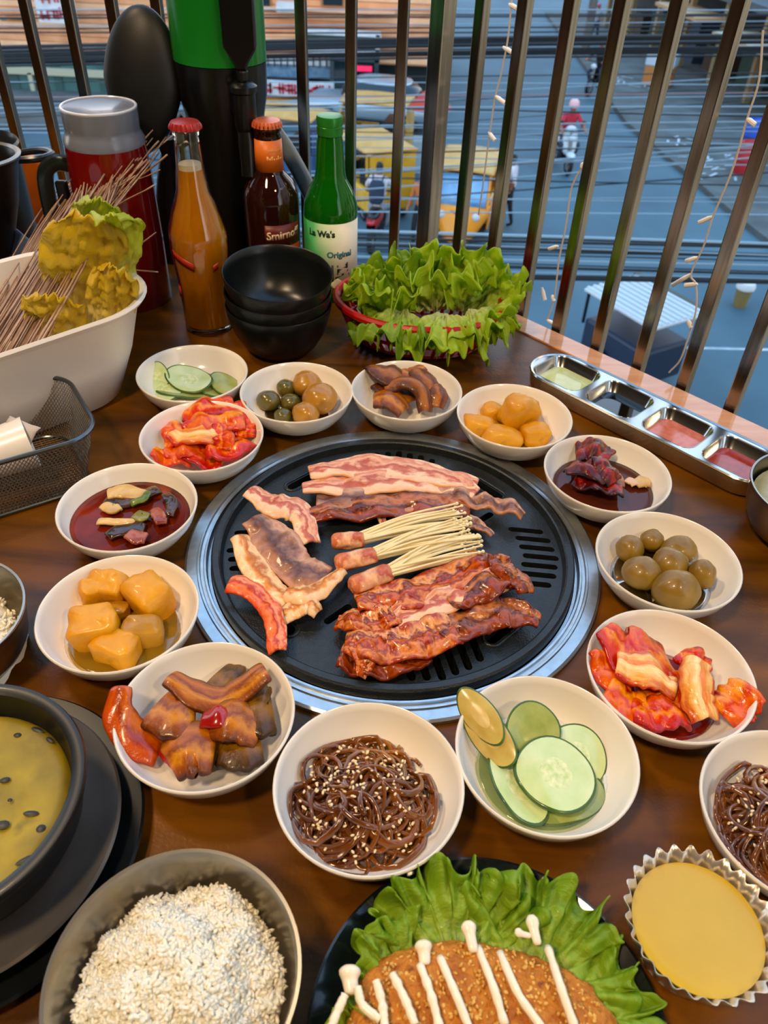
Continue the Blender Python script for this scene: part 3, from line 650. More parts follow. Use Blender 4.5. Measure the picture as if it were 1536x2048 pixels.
kim([(305, 912), (340, 922), (380, 920)], [.022, .016, .015], [20, 36, 30], KIMO, 27, 'thin kimchi strip at the front rim of the left dish', gq)
kim([(440, 855), (448, 885), (446, 905)], [.030, .030, .025], [30, 44, 30], KIM, 28, 'small red radish like kimchi cube in the left kimchi dish', gq)
kim([(350, 888), (400, 915), (450, 925)], [.020, .018, .015], [50, 50, 40], KIM, 29, 'red kimchi layer at the bottom of the left kimchi dish', gq)
kim([(340, 850), (352, 880), (350, 905)], [.022, .022, .018], [34, 44, 30], KIMO, 30, 'orange kimchi piece on the left wall of the left kimchi dish', gq)
kim([(400, 838), (420, 862), (430, 890)], [.024, .024, .02], [80, 90, 70], KIM, 31, 'broad red kimchi leaf in the middle of the left kimchi dish', gq)

# --- brown fishcake dishes
FCK = uvmat('glazed_fishcake', [(0, '#5c360c'), (.2, '#a0661c'), (.4, '#c89440'), (.55, '#8c5414'), (.75, '#b98030'), (1, '#6a400e')], nsc=2.6, namp=.26, coat=.35, rough=.35, stretch=(1.5, 1.5, 1), bump=.5)
FCO = uvmat('olive_fishcake', [(0, '#3c2a08'), (.3, '#74561a'), (.5, '#967428'), (.75, '#5a4210'), (1, '#806022')], nsc=2.6, namp=.26, coat=.35, rough=.35, stretch=(1.5, 1.5, 1), bump=.5)
FCR = uvmat('orange_fishcake', [(0, '#a8520c'), (.3, '#c4701c'), (.5, '#9c480a'), (.75, '#cc8230'), (1, '#843e08')], nsc=2.2, namp=.26, coat=.6, rough=.22, stretch=(1.5, 1.5, 1))
FCP = uvmat('brown_fishcake', [(0, '#4c2a0c'), (.25, '#7e4e1e'), (.5, '#b07c40'), (.7, '#6c4016'), (1, '#8e602c')], nsc=2.6, namp=.26, coat=.25, rough=.4, stretch=(1.5, 1.5, 1), bump=.5)
gq = 'fishcake pieces in the left dish'
def fc(px, z, w, m, s, label, group, arch=.003, folds=(.0008, 1), thick=.0055, crumple=.0013):
    strip('fishcake_piece', px, z, w, m, s, thick=thick, crumple=crumple, folds=folds, arch=arch, label=label, cat='fishcake', group=group, nl=22, nw=9, edge=.12, ncf=45)
fc([(245, 1380), (240, 1430), (270, 1480), (320, 1510)], [.042, .036, .024, .014], [34, 58, 60, 40], FCR, 1, 'orange brown fishcake slice hanging over the left rim', gq)
fc([(335, 1360), (390, 1392), (445, 1405), (490, 1380), (535, 1345)], [.036, .032, .028, .034, .042], [30, 46, 44, 46, 40], FCK, 2, 'long bent fishcake slice lying across the top of the left dish', gq, arch=.002)
fc([(318, 1420), (350, 1430), (385, 1440)], [.026, .030, .024], [80, 84, 70], FCK, 3, 'square glossy fishcake piece at the left of the left dish', gq, thick=.008)
fc([(430, 1360), (455, 1375), (470, 1390)], [.024, .024, .020], [70, 80, 60], FCO, 4, 'olive brown piece at the back of the left dish', gq)
fc([(490, 1410), (520, 1425), (540, 1430)], [.026, .026, .022], [70, 84, 70], FCO, 5, 'dark square fishcake piece at the right of the left dish', gq, thick=.007)
fc([(430, 1450), (470, 1445), (520, 1470)], [.026, .031, .024], [60, 70, 50], FCK, 6, 'folded fishcake piece in the middle of the left dish', gq, arch=.005)
fc([(345, 1530), (380, 1500), (425, 1510)], [.022, .028, .022], [70, 96, 60], FCK, 7, 'golden fishcake triangle at the front of the left dish', gq, thick=.008)
fc([(450, 1500), (485, 1500), (520, 1500)], [.018, .022, .018], [60, 76, 50], FCO, 8, 'olive brown fishcake piece at the lower right of the left dish', gq)
fc([(408, 1444), (436, 1436), (464, 1440)], [.031, .036, .030], [24, 34, 22], mat('red_chilli', '#8d0f0c', '#a51a12', sc=60, rough=.2, coat=.6), 9, 'red chilli piece in the middle of the left dish', gq)
fc([(330, 1500), (345, 1515), (355, 1530)], [.016, .018, .018], [20, 30, 20], mat('red_chilli', '#8d0f0c'), 10, 'red chilli piece at the front left of the left dish', gq)
fc([(400, 1470), (440, 1480), (470, 1480)], [.016, .016, .016], [90, 100, 80], FCO, 11, 'dark sauce soaked layer at the bottom of the left dish', gq)
gq = 'fishcake pieces in the far dish'
fc([(742, 740), (770, 752), (800, 768)], [.030, .032, .026], [34, 50, 40], FCP, 21, 'wrinkled brown fishcake piece at the back left of the far dish', gq, crumple=.004)
fc([(748, 805), (775, 800), (808, 825)], [.020, .024, .016], [34, 50, 36], FCK, 22, 'flat tan fishcake piece at the front left of the far dish', gq)
fc([(770, 785), (806, 770), (840, 785), (850, 826)], [.024, .032, .030, .016], [24, 30, 32, 28], FCP, 23, 'curled ring of brown fishcake in the middle of the far dish', gq, arch=.005)
fc([(830, 745), (850, 765), (866, 795)], [.032, .032, .022], [30, 44, 40], FCP, 24, 'upright brown fishcake slice at the back right of the far dish', gq)
fc([(866, 775), (876, 795), (872, 818)], [.026, .025, .018], [24, 36, 30], FCP, 25, 'brown fishcake slice at the right of the far dish', gq)
fc([(770, 770), (790, 790), (815, 812)], [.020, .020, .016], [60, 70, 60], FCP, 26, 'dark fishcake layer at the bottom of the far dish', gq)
fc([(800, 750), (822, 752), (846, 740)], [.026, .030, .032], [30, 34, 18], FCK, 27, 'tan fishcake tip at the back of the far dish', gq)

# --- soup and beef dishes
SOUP = mat('red_soup', '#7a2205', '#420e03', '#8f3006', sc=22, rough=.08, ior=1.33, spec=.35, lo=.35, hi=.6)
liquid('red_soup', *DISH['soup'], radius_at(.021), .021, SOUP, 'dark red soup in the left soup dish', 'soup')
MSH = mat('mushroom_slice', '#d9b777', '#b98a44', sc=50, rough=.35, sss=.2, coat=.3)
DKV = mat('dark_vegetable', '#2a1a10', '#4a2a14', sc=60, rough=.2, coat=.6)
GRV = mat('green_scallion', '#3f5a12', '#6c7d28', sc=40, rough=.3, coat=.5)
PNK = mat('pink_squid', '#a85a3c', '#7a2a18', sc=50, rough=.25, coat=.5)
gq = 'pieces floating in the soup dish'
def fl_(name, px, z, w, m, s, label, cat, group=None, thick=.003, arch=.001):
    strip(name, px, z, w, m, s, thick=thick, crumple=.0016, arch=arch, label=label, cat=cat, group=group or gq, nl=16, nw=7, edge=.15)
fl_('mushroom_slice', [(215, 990), (250, 985), (290, 995)], .024, [22, 30, 22], MSH, 1, 'pale curved mushroom slice at the back of the soup dish', 'mushroom')
fl_('mushroom_slice', [(205, 1012), (225, 1020), (240, 1015)], .0235, [16, 22, 16], MSH, 2, 'small mushroom slice at the left of the soup dish', 'mushroom')
fl_('mushroom_slice', [(195, 1045), (235, 1048), (272, 1046)], .0235, [10, 12, 8], MSH, 3, 'thin pale sliver in the middle of the soup dish', 'mushroom')
fl_('scallion_piece', [(262, 1010), (290, 1000), (296, 985)], .0245, [12, 16, 12], GRV, 4, 'green scallion piece beside the mushroom in the soup dish', 'vegetable')
fl_('scallion_piece', [(270, 1030), (285, 1035), (295, 1028)], .0245, [20, 24, 20], mat('olive_scallion', '#6a6420', '#8a8436', sc=40, rough=.3, coat=.5), 5, 'olive green piece in the middle of the soup dish', 'vegetable')
fl_('squid_piece', [(308, 1020), (318, 1035), (322, 1050)], .0250, [18, 28, 20], PNK, 6, 'pinkish squid piece at the right of the soup dish', 'seafood')
fl_('squid_piece', [(255, 1070), (275, 1078), (292, 1080)], .0240, [18, 26, 18], PNK, 7, 'pinkish squid piece at the front of the soup dish', 'seafood')
fl_('dark_vegetable', [(330, 990), (345, 1010), (340, 1035)], .0240, [16, 24, 16], DKV, 8, 'dark strip along the right of the soup dish', 'vegetable')
fl_('dark_vegetable', [(215, 1075), (250, 1060), (290, 1060)], .0230, [24, 34, 24], DKV, 9, 'dark wide leaf at the front of the soup dish', 'vegetable')
fl_('dark_vegetable', [(210, 1000), (250, 1005), (320, 980)], .0225, [20, 30, 24], DKV, 10, 'dark leaf under the mushrooms of the soup dish', 'vegetable')
BEEFL = mat('beef_broth', '#4a1c10', rough=.05, ior=1.33, spec=.5)
liquid('beef_broth', *DISH['beef'], radius_at(.0165), .0165, BEEFL, 'dark red broth in the beef dish', 'broth')
BEEF = uvmat('marinated_beef', [(0, '#38100a'), (.25, '#7a1f14'), (.45, '#a8482e'), (.6, '#4e130b'), (.8, '#8f3a22'), (1, '#2c0c08')], nsc=3, namp=.5, coat=.3, rough=.3, stretch=(1, 2, 1), bump=.5)
gq = 'pieces in the beef dish'
def bf(px, z, w, s, label): strip('beef_slice', px, z, w, BEEF, s, thick=.003, crumple=.006, arch=.003, label=label, cat='meat', group=gq, nl=24, nw=10, edge=.25, folds=(.002, 2))
bf([(1150, 915), (1185, 905), (1215, 930)], [.022, .030, .024], [40, 60, 50], 1, 'dark beef slice at the back of the beef dish')
bf([(1140, 940), (1180, 945), (1225, 960)], [.022, .030, .022], [44, 60, 46], 2, 'bright red beef slice in the middle of the beef dish')
bf([(1150, 965), (1195, 975), (1240, 990)], [.020, .024, .018], [36, 46, 36], 3, 'dark purple beef slice at the front of the beef dish')
bf([(1185, 910), (1205, 940), (1225, 975)], [.030, .034, .024], [34, 44, 34], 4, 'browned beef fold on top of the beef dish')
fl_('mushroom_slice', [(1270, 970), (1285, 966), (1300, 968)], .0185, [18, 24, 16], MSH, 11, 'pale mushroom slice floating in the beef dish', 'mushroom', gq)
fl_('mushroom_slice', [(1230, 950), (1238, 962), (1243, 975)], .020, [14, 20, 12], mat('brown_mushroom', '#b8783a', '#8a5020', sc=50, rough=.35, coat=.3), 12, 'brown mushroom slice against the beef', 'mushroom', gq)
fl_('mushroom_slice', [(1252, 962), (1262, 968), (1268, 974)], .0182, [14, 18, 14], mat('pale_onion', '#d8b08c', rough=.3, coat=.4), 13, 'small pale onion piece in the beef dish', 'vegetable', gq)

# --- glass noodles with sesame
NOO = mat('glass_noodle', '#4a2206', '#80460c', '#a86818', sc=26, rough=.16, coat=.5, trans=.12, ior=1.4, lo=.3, hi=.62)
SES = mat('sesame_seed', '#ecd9b4', '#dcbf8a', sc=60, rough=.5)
def noodle_pile(cx, cy, R, H, n, seed, label, zoff=0.0):
    rnd = random.Random(seed); mb = MB()
    root = thing('glass_noodles', label, 'noodles', (cx, cy, .008 + zoff))
    hz = lambda x, y: max(bowl_z(math.hypot(x, y)) - .006, H * (1 - (math.hypot(x, y) / R) ** 2)) 
    for k in range(n):
        a = rnd.random() * 2 * PI; q = R * .72 * math.sqrt(rnd.random()); x, y = q * math.cos(a), q * math.sin(a); lr = rnd.uniform(.008, .021)
        turns = rnd.uniform(.6, 1.7); a0 = rnd.random() * 6.28; tl = rnd.uniform(-.5, .5); tl2 = rnd.uniform(-.5, .5); dep = rnd.random() ** 1.6 * .011; ps = []
        N = 22; dx, dy = rnd.uniform(-.012, .012), rnd.uniform(-.012, .012)
        for i in range(N):
            t = i / (N - 1); th = a0 + turns * 2 * PI * t; px, py = x + lr * math.cos(th) * (1 - .25 * t) + dx * t, y + lr * math.sin(th) * (1 - .25 * t) + dy * t
            rr = math.hypot(px, py)
            if rr > R: px *= R / rr; py *= R / rr
            z = hz(px, py) + lr * .5 * (tl * math.cos(th) + tl2 * math.sin(th)) - dep + .004 + .0015 * nz((px, py, k), 120)
            z = max(z, bowl_z(math.hypot(px, py)) - .006)
            ps.append((px, py, z))
        mb.tube(ps, rnd.uniform(.0013, .0021), 6, flat=rnd.choice((.4, .5, 1, 1.7)))
    tag(mb.build('strands', NOO, root, ang=180), kind='stuff')
    sm = MB()
    for k in range(170):
        a = rnd.random() * 2 * PI; q = R * .9 * math.sqrt(rnd.random()); x, y = q * math.cos(a), q * math.sin(a)
        M = Matrix.Rotation(rnd.random() * 6, 3, 'Z') @ Matrix.Rotation(rnd.uniform(-.6, .6), 3, 'Y')
        sm.ell((x, y, hz(x, y) + .0075 + rnd.uniform(-.002, .0015)), (.0015, .0009, .0006), 6, 4, M=M)
    s = sm.build('sesame_seeds', SES, root, ang=180); tag(s, kind='stuff'); s['label'] = 'scattered pale sesame seeds'
    dark = MB().lathe([(0, H * .75), (R * .5, H * .55), (R * .86, H * .12 + .002), (R * .6, -.0015), (0, -.002)], 30).build('noodle_bed', mat('noodle_bed', '#2c1406', '#43200a', sc=90, rough=.2, coat=.3, bump=.8, bsc=260), root)
noodle_pile(-.0046, .2465, .0445, .020, 92, 5, 'heap of shiny brown glass noodles sprinkled with sesame at the front centre')
noodle_pile(.2570, .2400, .046, .022, 80, 6, 'heap of brown noodles in the dish at the right edge')

# ---------------------------------------------------------------- sauce tray
tx, ty = (.683 - .300) * SQ, (.683 + .300) * SQ
tr = thing('sauce_tray', 'long rounded stainless sauce tray with four compartments by the railing', 'tray', (tx, ty, 0), -PI / 4)
TH, TX, TY = .021, .147, .0365
def rr_ring(hx, hy, r, z, cx=0.0): return [V((x + cx, y, z)) for x, y in rounded_rect(hx, hy, r, 7)]
def loft(mb, rings, cap=True, m=0, flip=False):
    n = len(rings[0]); vs = [p for R_ in rings for p in R_]; fs = []
    for i in range(len(rings) - 1):
        for j in range(n):
            f = (i * n + j, i * n + (j + 1) % n, (i + 1) * n + (j + 1) % n, (i + 1) * n + j); fs.append(f[::-1] if flip else f)
    if cap: fs.append(tuple((len(rings) - 1) * n + j for j in range(n)) if not flip else tuple((len(rings) - 1) * n + j for j in reversed(range(n))))
    return mb.add(vs, fs, m)
mb = MB(); loft(mb, [rr_ring(TX - .008, TY - .006, .028, .0005), rr_ring(TX - .004, TY - .003, .031, .004), rr_ring(TX - .0008, TY - .0008, .0355, TH - .002), rr_ring(TX, TY, .0362, TH), rr_ring(TX - .0012, TY - .0012, .035, TH + .0012), rr_ring(TX - .0035, TY - .0035, .0325, TH + .0002)], cap=False)
mb.build('outer_shell', STEEL, tr, ang=50)
# flat deck with four wells: deck built as strips between the well outlines
wells = [(-.1045, .0315), (-.0345, .0300), (.0355, .0300), (.1050, .0315)]
deck = MB(); WHY = .0285
def deck_piece():
    o = MB(); loft(o, [rr_ring(TX - .003, TY - .003, .0328, TH), rr_ring(TX - .003, TY - .003, .0328, TH - .0012)], cap=True)
    o.add(rr_ring(TX - .003, TY - .003, .0328, TH), [tuple(reversed(range(32)))])
    b = o.build('d', STEEL, None, smooth=False)
    c = MB()
    for cx, hx in wells: c.prism([(x + cx, y) for x, y in rounded_rect(hx, WHY, .013, 7)], TH - .01, TH + .01)
    k = c.build('k', STEEL, None, smooth=False)
    q = b.modifiers.new('w', 'BOOLEAN'); q.object = k; q.operation = 'DIFFERENCE'; q.solver = 'EXACT'
    me = bpy.data.meshes.new_from_object(b.evaluated_get(bpy.context.evaluated_depsgraph_get())); bpy.data.objects.remove(b); bpy.data.objects.remove(k); me.name = 'deck'
    return me
link('deck', deck_piece(), tr)
SCOL = [('pale green oil dip in the sauce tray, farthest compartment', mat('sauce_oil', '#cdd596', '#bcc47e', sc=60, rough=.06, coat=.6)), ('black soy sauce in the second compartment of the tray', mat('sauce_soy', '#0a0706', rough=.03, coat=.8)),
        ('pinkish orange sauce in the third compartment of the tray', mat('sauce_pink', '#d0755a', '#bd5c40', sc=160, rough=.18, coat=.5)), ('dark red sauce in the nearest compartment of the tray', mat('sauce_red', '#a8361f', '#922a16', sc=120, rough=.12, coat=.6))]
for i, (cx, hx) in enumerate(wells):
    o = MB(); loft(o, [rr_ring(hx + .0006, WHY + .0006, .0136, TH + .0003, cx), rr_ring(hx - .001, WHY - .001, .012, TH - .0015, cx), rr_ring(hx - .005, WHY - .005, .009, .006, cx), rr_ring(hx - .009, WHY - .009, .006, .004, cx)])
    o.build('well', STEEL, tr, ang=50)
    s = MB(); k = .0095; loft(s, [rr_ring(hx - .006, WHY - .006, .008, k - .002, 0), rr_ring(hx - .0040, WHY - .0040, .0098, k, 0)])
    so = s.build('dipping_sauce', SCOL[i][1], None, loc=TN(-.300 + cx, .683, 0), rot=(0, 0, -PI / 4), ang=40); tag(so, SCOL[i][0], 'sauce', 'dipping sauces in the steel tray')

# ---------------------------------------------------------------- black bowls, stacked and tilted
bowlp = [(r_ * .93, z_ * .95) for r_, z_ in [(0, .004), (.030, .004), (.032, 0), (.036, 0), (.037, .003), (.047, .012), (.0575, .030), (.0635, .050), (.0655, .062), (.0650, .0635), (.0640, .0630), (.0622, .052), (.0560, .0315), (.0455, .0145), (.034, .0072), (.016, .0058), (0, .0058)]]
_o = MB().lathe(bowlp, 72).build('black_bowl', BLACKMATTE, None, ang=60); bbm = _o.data; bpy.data.objects.remove(_o)
for i, (x, y, z, t, l) in enumerate([(-.1315, .8300, .0003, (0, 0), 'black bowl at the bottom of the stack of three'), (-.1318, .8303, .0180, (.04, .01), 'black bowl in the middle of the stack of three'), (-.1330, .8290, .0400, (.11, .06), 'tilted black bowl on top of the stack of three')]):
    tag(link('black_bowl', bbm, None, (x, y, z), (t[0], t[1], 0)), l, 'bowl', 'stack of black bowls')

# ---------------------------------------------------------------- red plastic basket with lettuce
REDP = mat('red_plastic', '#b5100f', '#a30c0c', sc=20, rough=.3, sss=.05, coat=.2)
bx, by = .031, .874
bk = thing('plastic_basket', 'red oval plastic basket full of lettuce', 'basket', (bx, by, 0), -.12)
def ov(rx, ry, z, n=72): return [V((rx * math.cos(2 * PI * i / n), ry * math.sin(2 * PI * i / n), z)) for i in range(n)]
MB().tube(ov(.1000, .0780, .0500), .0048, 8, closed=True).build('rim', REDP, bk)
MB().tube(ov(.0955, .0735, .0420), .0026, 6, closed=True).build('upper_band', REDP, bk)
MB().tube(ov(.0875, .0655, .0215), .0024, 6, closed=True).build('lower_band', REDP, bk)
MB().lathe([(0, .002), (.9, .002), (1, .006), (1.02, .003), (.93, 0), (0, 0)], 64, sx=.078, sy=.056).build('base', REDP, bk)
for i in range(40):
    a = 2 * PI * i / 40; c, s = math.cos(a), math.sin(a)
    MB().tube([(.077 * c, .055 * s, .004), (.0875 * c, .0655 * s, .0215), (.0955 * c, .0735 * s, .042), (.0995 * c, .0775 * s, .049)], [.0026, .0024, .0026, .003], 6).build('rib', REDP, bk)

def leaf_mat(name, c_edge, c_mid, c_rib):
    if name in _m: return _m[name]
    m = bpy.data.materials.new(name); m.use_nodes = True; n = m.node_tree; N = n.nodes; L = n.links; b = N['Principled BSDF']; out = N['Material Output']
    t = N.new('ShaderNodeTexCoord'); s = N.new('ShaderNodeSeparateXYZ'); L.new(t.outputs['UV'], s.inputs[0])
    x = N.new('ShaderNodeTexNoise'); x.inputs['Scale'].default_value = 9; x.inputs['Detail'].default_value = 5; L.new(t.outputs['UV'], x.inputs[0])
    wv = N.new('ShaderNodeTexWave'); wv.inputs['Scale'].default_value = 3.0; wv.inputs['Distortion'].default_value = 6; wv.inputs['Detail'].default_value = 3; L.new(t.outputs['UV'], wv.inputs[0])
    a = N.new('ShaderNodeMath'); a.operation = 'MULTIPLY_ADD'; a.inputs[1].default_value = .45; L.new(x.outputs['Fac'], a.inputs[0]); L.new(s.outputs['X'], a.inputs[2])
    a3 = N.new('ShaderNodeMath'); a3.operation = 'SUBTRACT'; a3.inputs[1].default_value = .2; L.new(a.outputs[0], a3.inputs[0])
    a4 = N.new('ShaderNodeMath'); a4.operation = 'MULTIPLY_ADD'; a4.inputs[1].default_value = -.13; L.new(wv.outputs['Fac'], a4.inputs[0]); L.new(a3.outputs[0], a4.inputs[2])
    r = N.new('ShaderNodeValToRGB'); L.new(a4.outputs[0], r.inputs[0]); e = r.color_ramp.elements
    e[0].position = .05; e[0].color = lin(c_rib); e[1].position = .9; e[1].color = lin(c_edge); q = e.new(.45); q.color = lin(c_mid)
    L.new(r.outputs[0], b.inputs['Base Color']); b.inputs['Roughness'].default_value = .36; b.inputs['Coat Weight'].default_value = .15
    bp = N.new('ShaderNodeBump'); bp.inputs['Strength'].default_value = .5; bp.inputs['Distance'].default_value = .002
    y = N.new('ShaderNodeTexNoise'); y.inputs['Scale'].default_value = 45; y.inputs['Detail'].default_value = 4; L.new(t.outputs['UV'], y.inputs[0]); L.new(y.outputs['Fac'], bp.inputs['Height']); L.new(bp.outputs[0], b.inputs['Normal'])
    tl = N.new('ShaderNodeBsdfTranslucent'); mx = N.new('ShaderNodeMixShader'); mx.inputs[0].default_value = .42; L.new(r.outputs[0], tl.inputs[0])
    L.new(b.outputs[0], mx.inputs[1]); L.new(tl.outputs[0], mx.inputs[2]); L.new(mx.outputs[0], out.inputs[0])
    _m[name] = m; return m
LET = leaf_mat('lettuce_leaf', '#b0cf1c', '#c4dc48', '#e4ebac')
LETD = leaf_mat('lettuce_leaf_deep', '#8cb41e', '#a8c93a', '#d3e096')
def leaf(base, d, nrm, L, W, seed, m, label, group, cat='lettuce', span=1.25, ruffle=.011, cup=.02, k=9, name='lettuce_leaf', jag=1.0, nu=26, nv=150, curl=0.0, frill=.8):
    base = V(base); d = V(d).normalized(); nrm = (V(nrm) - d * V(nrm).dot(d)).normalized(); s = d.cross(nrm)
    def fn(u, v):
        th = (v - .5) * 2 * span; r = u
        edge = 1 + jag * (.05 * math.sin(th * 17 + seed) + .07 * nz((th * 5, seed, 0)) + .05 * nz((th * 16, seed, 4)))
        rr = r * (1 + (edge - 1) * r)
        p = d * (L * rr * math.cos(th) * (1.0)) + s * (W * rr * math.sin(th) / math.sin(min(span, PI / 2)))
        f = r ** 2.2
        wv = ruffle * (f * (.7 * math.sin(k * th + seed * 2.1 + 2 * nz((th * 2, r, seed))) + .9 * nz((th * 4, r * 3, seed)))
                      + frill * r ** 5 * (.8 * math.sin(k * 2.6 * th + seed + 3 * nz((th * 3, r * 2, seed + 9))) + .5 * math.sin(k * 5.1 * th + seed * 3)) + .35 * frill * nz((th * 9, r * 9, seed)))
        h = cup * r * r + wv + .006 * nz((r * 4, th * 3, seed)) + .35 * ruffle * r * nz((r * 11, th * 8, seed + 3))
        p += nrm * h - d * (curl * r ** 3)
        p += s * (ruffle * .5 * f * math.sin(k * 1.7 * th + seed)) + d * (ruffle * .45 * frill * r ** 5 * math.sin(k * 2.6 * th + seed + 1.4))
        return p
    o = MB().grid(fn, nu, nv).build(name, m, None, ang=180, loc=base, solid=.0007)
    return tag(o, label, cat, group)
gq = 'lettuce leaves in the red basket'
for i, (b, d, nrm, L, W, m, l, kw) in enumerate([
    ((bx + .010, by + .030, .020), (.1, .25, 1), (0, -1, .2), .084, .056, LET, 'tall upright lettuce leaf at the back of the red basket', dict(span=1.0, k=7)),
    ((bx + .055, by + .028, .022), (.35, .2, .9), (-.3, -1, .3), .084, .050, LET, 'tall lettuce leaf with a pointed tip at the back right of the basket', dict(span=1.0, k=7)),
    ((bx + .050, by - .005, .025), (1, .15, .42), (-.2, 0, 1), .088, .060, LET, 'lettuce leaf spreading over the right rim of the basket', {}),
    ((bx - .020, by + .010, .028), (-1, -.1, .30), (.1, -.2, 1), .072, .060, LETD, 'lettuce leaf spreading over the left rim of the basket', {}),
    ((bx - .018, by - .042, .054), (-.45, -1, .25), (0, .2, 1), .052, .060, LETD, 'frilly lettuce leaf drooping over the front left of the basket', dict(ruffle=.012, cup=-.024)),
    ((bx + .028, by - .044, .054), (.20, -1, .25), (0, .2, 1), .054, .062, LET, 'frilly lettuce leaf drooping over the front of the basket', dict(ruffle=.012, cup=-.026)),
    ((bx + .058, by - .032, .054), (.8, -.8, .25), (0, .1, 1), .052, .055, LET, 'lettuce leaf over the front right rim of the basket', dict(ruffle=.012, cup=-.020)),
    ((bx - .010, by + .020, .030), (-.3, .8, .55), (.1, -.8, .6), .070, .050, LETD, 'lettuce leaf leaning on the back left of the basket', dict(ruffle=.009)),
    ((bx + .020, by + .000, .038), (.1, -.4, .55), (0, .7, .7), .058, .055, LET, 'crinkled lettuce heart in the middle of the basket', dict(ruffle=.013)),
    ((bx + .045, by + .005, .036), (.6, -.2, .6), (-.3, .3, .8), .062, .050, LET, 'folded lettuce leaf between the heart and the right rim', dict(ruffle=.012)),
    ((bx + .000, by - .002, .034), (-.2, .5, .8), (0, -.7, .7), .060, .055, LETD, 'inner lettuce leaf behind the crinkled heart', dict(ruffle=.012)),
    ((bx - .030, by - .012, .036), (-.6, -.5, .45), (.2, .4, .8), .058, .055, LET, 'curly lettuce leaf left of the crinkled heart', dict(ruffle=.013)),
    ((bx - .062, by + .012, .040), (-.7, .15, .55), (.3, -.5, .7), .034, .026, LET, 'small lettuce tip sticking out beside the green bottle', dict(ruffle=.006))]):
    leaf(b, d, nrm, L, W, i + 3, m, l, gq, **kw)

# ---------------------------------------------------------------- bottles
AMB = mat('clear_glass', '#f7f3ea', rough=.02, trans=1.0, ior=1.45)
BRN = mat('brown_glass', '#30100a', rough=.05, trans=.35, ior=1.45, coat=.5)
GRN = mat('green_glass', '#1c9c1a', rough=.03, trans=.75, ior=1.45)
BEER = mat('amber_drink', '#f09a0c', rough=.03, trans=.25, ior=1.34)
def cyl_patch(mb, R, a0, a1, z0, z1, m=0, n=24):
    mb.grid(lambda u, v: V((R * math.cos(a0 + (a1 - a0) * u), R * math.sin(a0 + (a1 - a0) * u), z0 + (z1 - z0) * v)), n, 1, m)
def cyl_text(mb, txt, R, ac, zc, size, m=0, bold=0.0, sk=0.0, tilt=0.0):
    vs, fs = text_geo(txt, size, bold); out = []
    for p in vs:
        x, y = p.x, p.y + p.x * tilt; a = ac + (x + sk * y) / R; out.append(V((R * math.cos(a), R * math.sin(a), zc + y)))
    mb.add(out, fs, m)
# amber drink in a clear bottle
ab = thing('glass_bottle', 'clear glass bottle of amber drink with red crown cap', 'bottle', (-.2270, .8780, 0))
op = [(0, .004), (.020, .004), (.027, 0), (.0285, .003), (.0288, .030), (.0300, .060), (.0338, .105), (.0330, .122), (.0270, .142), (.0185, .165), (.0150, .190), (.0136, .212), (.0135, .222), (.0150, .2235), (.0150, .231), (.0135, .233)]
MB().lathe(op + [(.0118, .233), (.0118, .212), (.0130, .190), (.0163, .165), (.0250, .140), (.0308, .121), (.0315, .105), (.0278, .060), (.0265, .030), (.0262, .008), (0, .009)], 56).build('glass', AMB, ab, ang=60)
MB().lathe([(0, .0092), (.0258, .0092), (.0261, .030), (.0274, .060), (.0311, .105), (.0304, .121), (.0246, .140), (.0160, .165), (.0128, .188), (0, .188)], 48).build('amber_drink', BEER, ab, ang=60)
MB().lathe([(.0122, .188), (.0122, .1935), (0, .1945)], 32).build('foam', mat('beer_foam', '#efe6cf', rough=.6), ab)
def crown(parent, z, R, m):
    def fn(p, a, i): k = 1 + (.06 * math.cos(21 * a) if i in (1, 2) else 0); return V((p.x * k, p.y * k, p.z))
    MB().lathe([(R * .96, z - .0005), (R * 1.06, z), (R * 1.03, z + .003), (R * .93, z + .0065), (R * .5, z + .0075), (0, z + .0078)], 84, fn=fn).build('crown_cap', m, parent, ang=50)
crown(ab, .2285, .0158, mat('cap_red', '#9c1f22', '#b23434', sc=60, rough=.3, metal=.3))
_p = MB(); _p.grid(lambda u, v: (lambda z_, a_: V(((.0302 + (z_ - .060) * .0844) * math.cos(a_), (.0302 + (z_ - .060) * .0844) * math.sin(a_), z_)))(.096 - .012 * u + .010 * v, -2.45 + .85 * u), 16, 1); _p.build('red_print', mat('print_red', '#a32a12', rough=.3), ab, solid=.0002)
_p = MB(); _p.grid(lambda u, v: (lambda z_, a_: V(((.0302 + (z_ - .060) * .0844) * math.cos(a_), (.0302 + (z_ - .060) * .0844) * math.sin(a_), z_)))(.082 + .008 * v + .003 * u, -.95 + .22 * u), 10, 1); _p.build('red_print', mat('print_red', '#a32a12'), ab, solid=.0002)
_p = MB(); cyl_patch(_p, .0304, -2.7, -2.45, .045, .060); _p.build('side_print', mat('print_red', '#a32a12'), ab, solid=.0002)
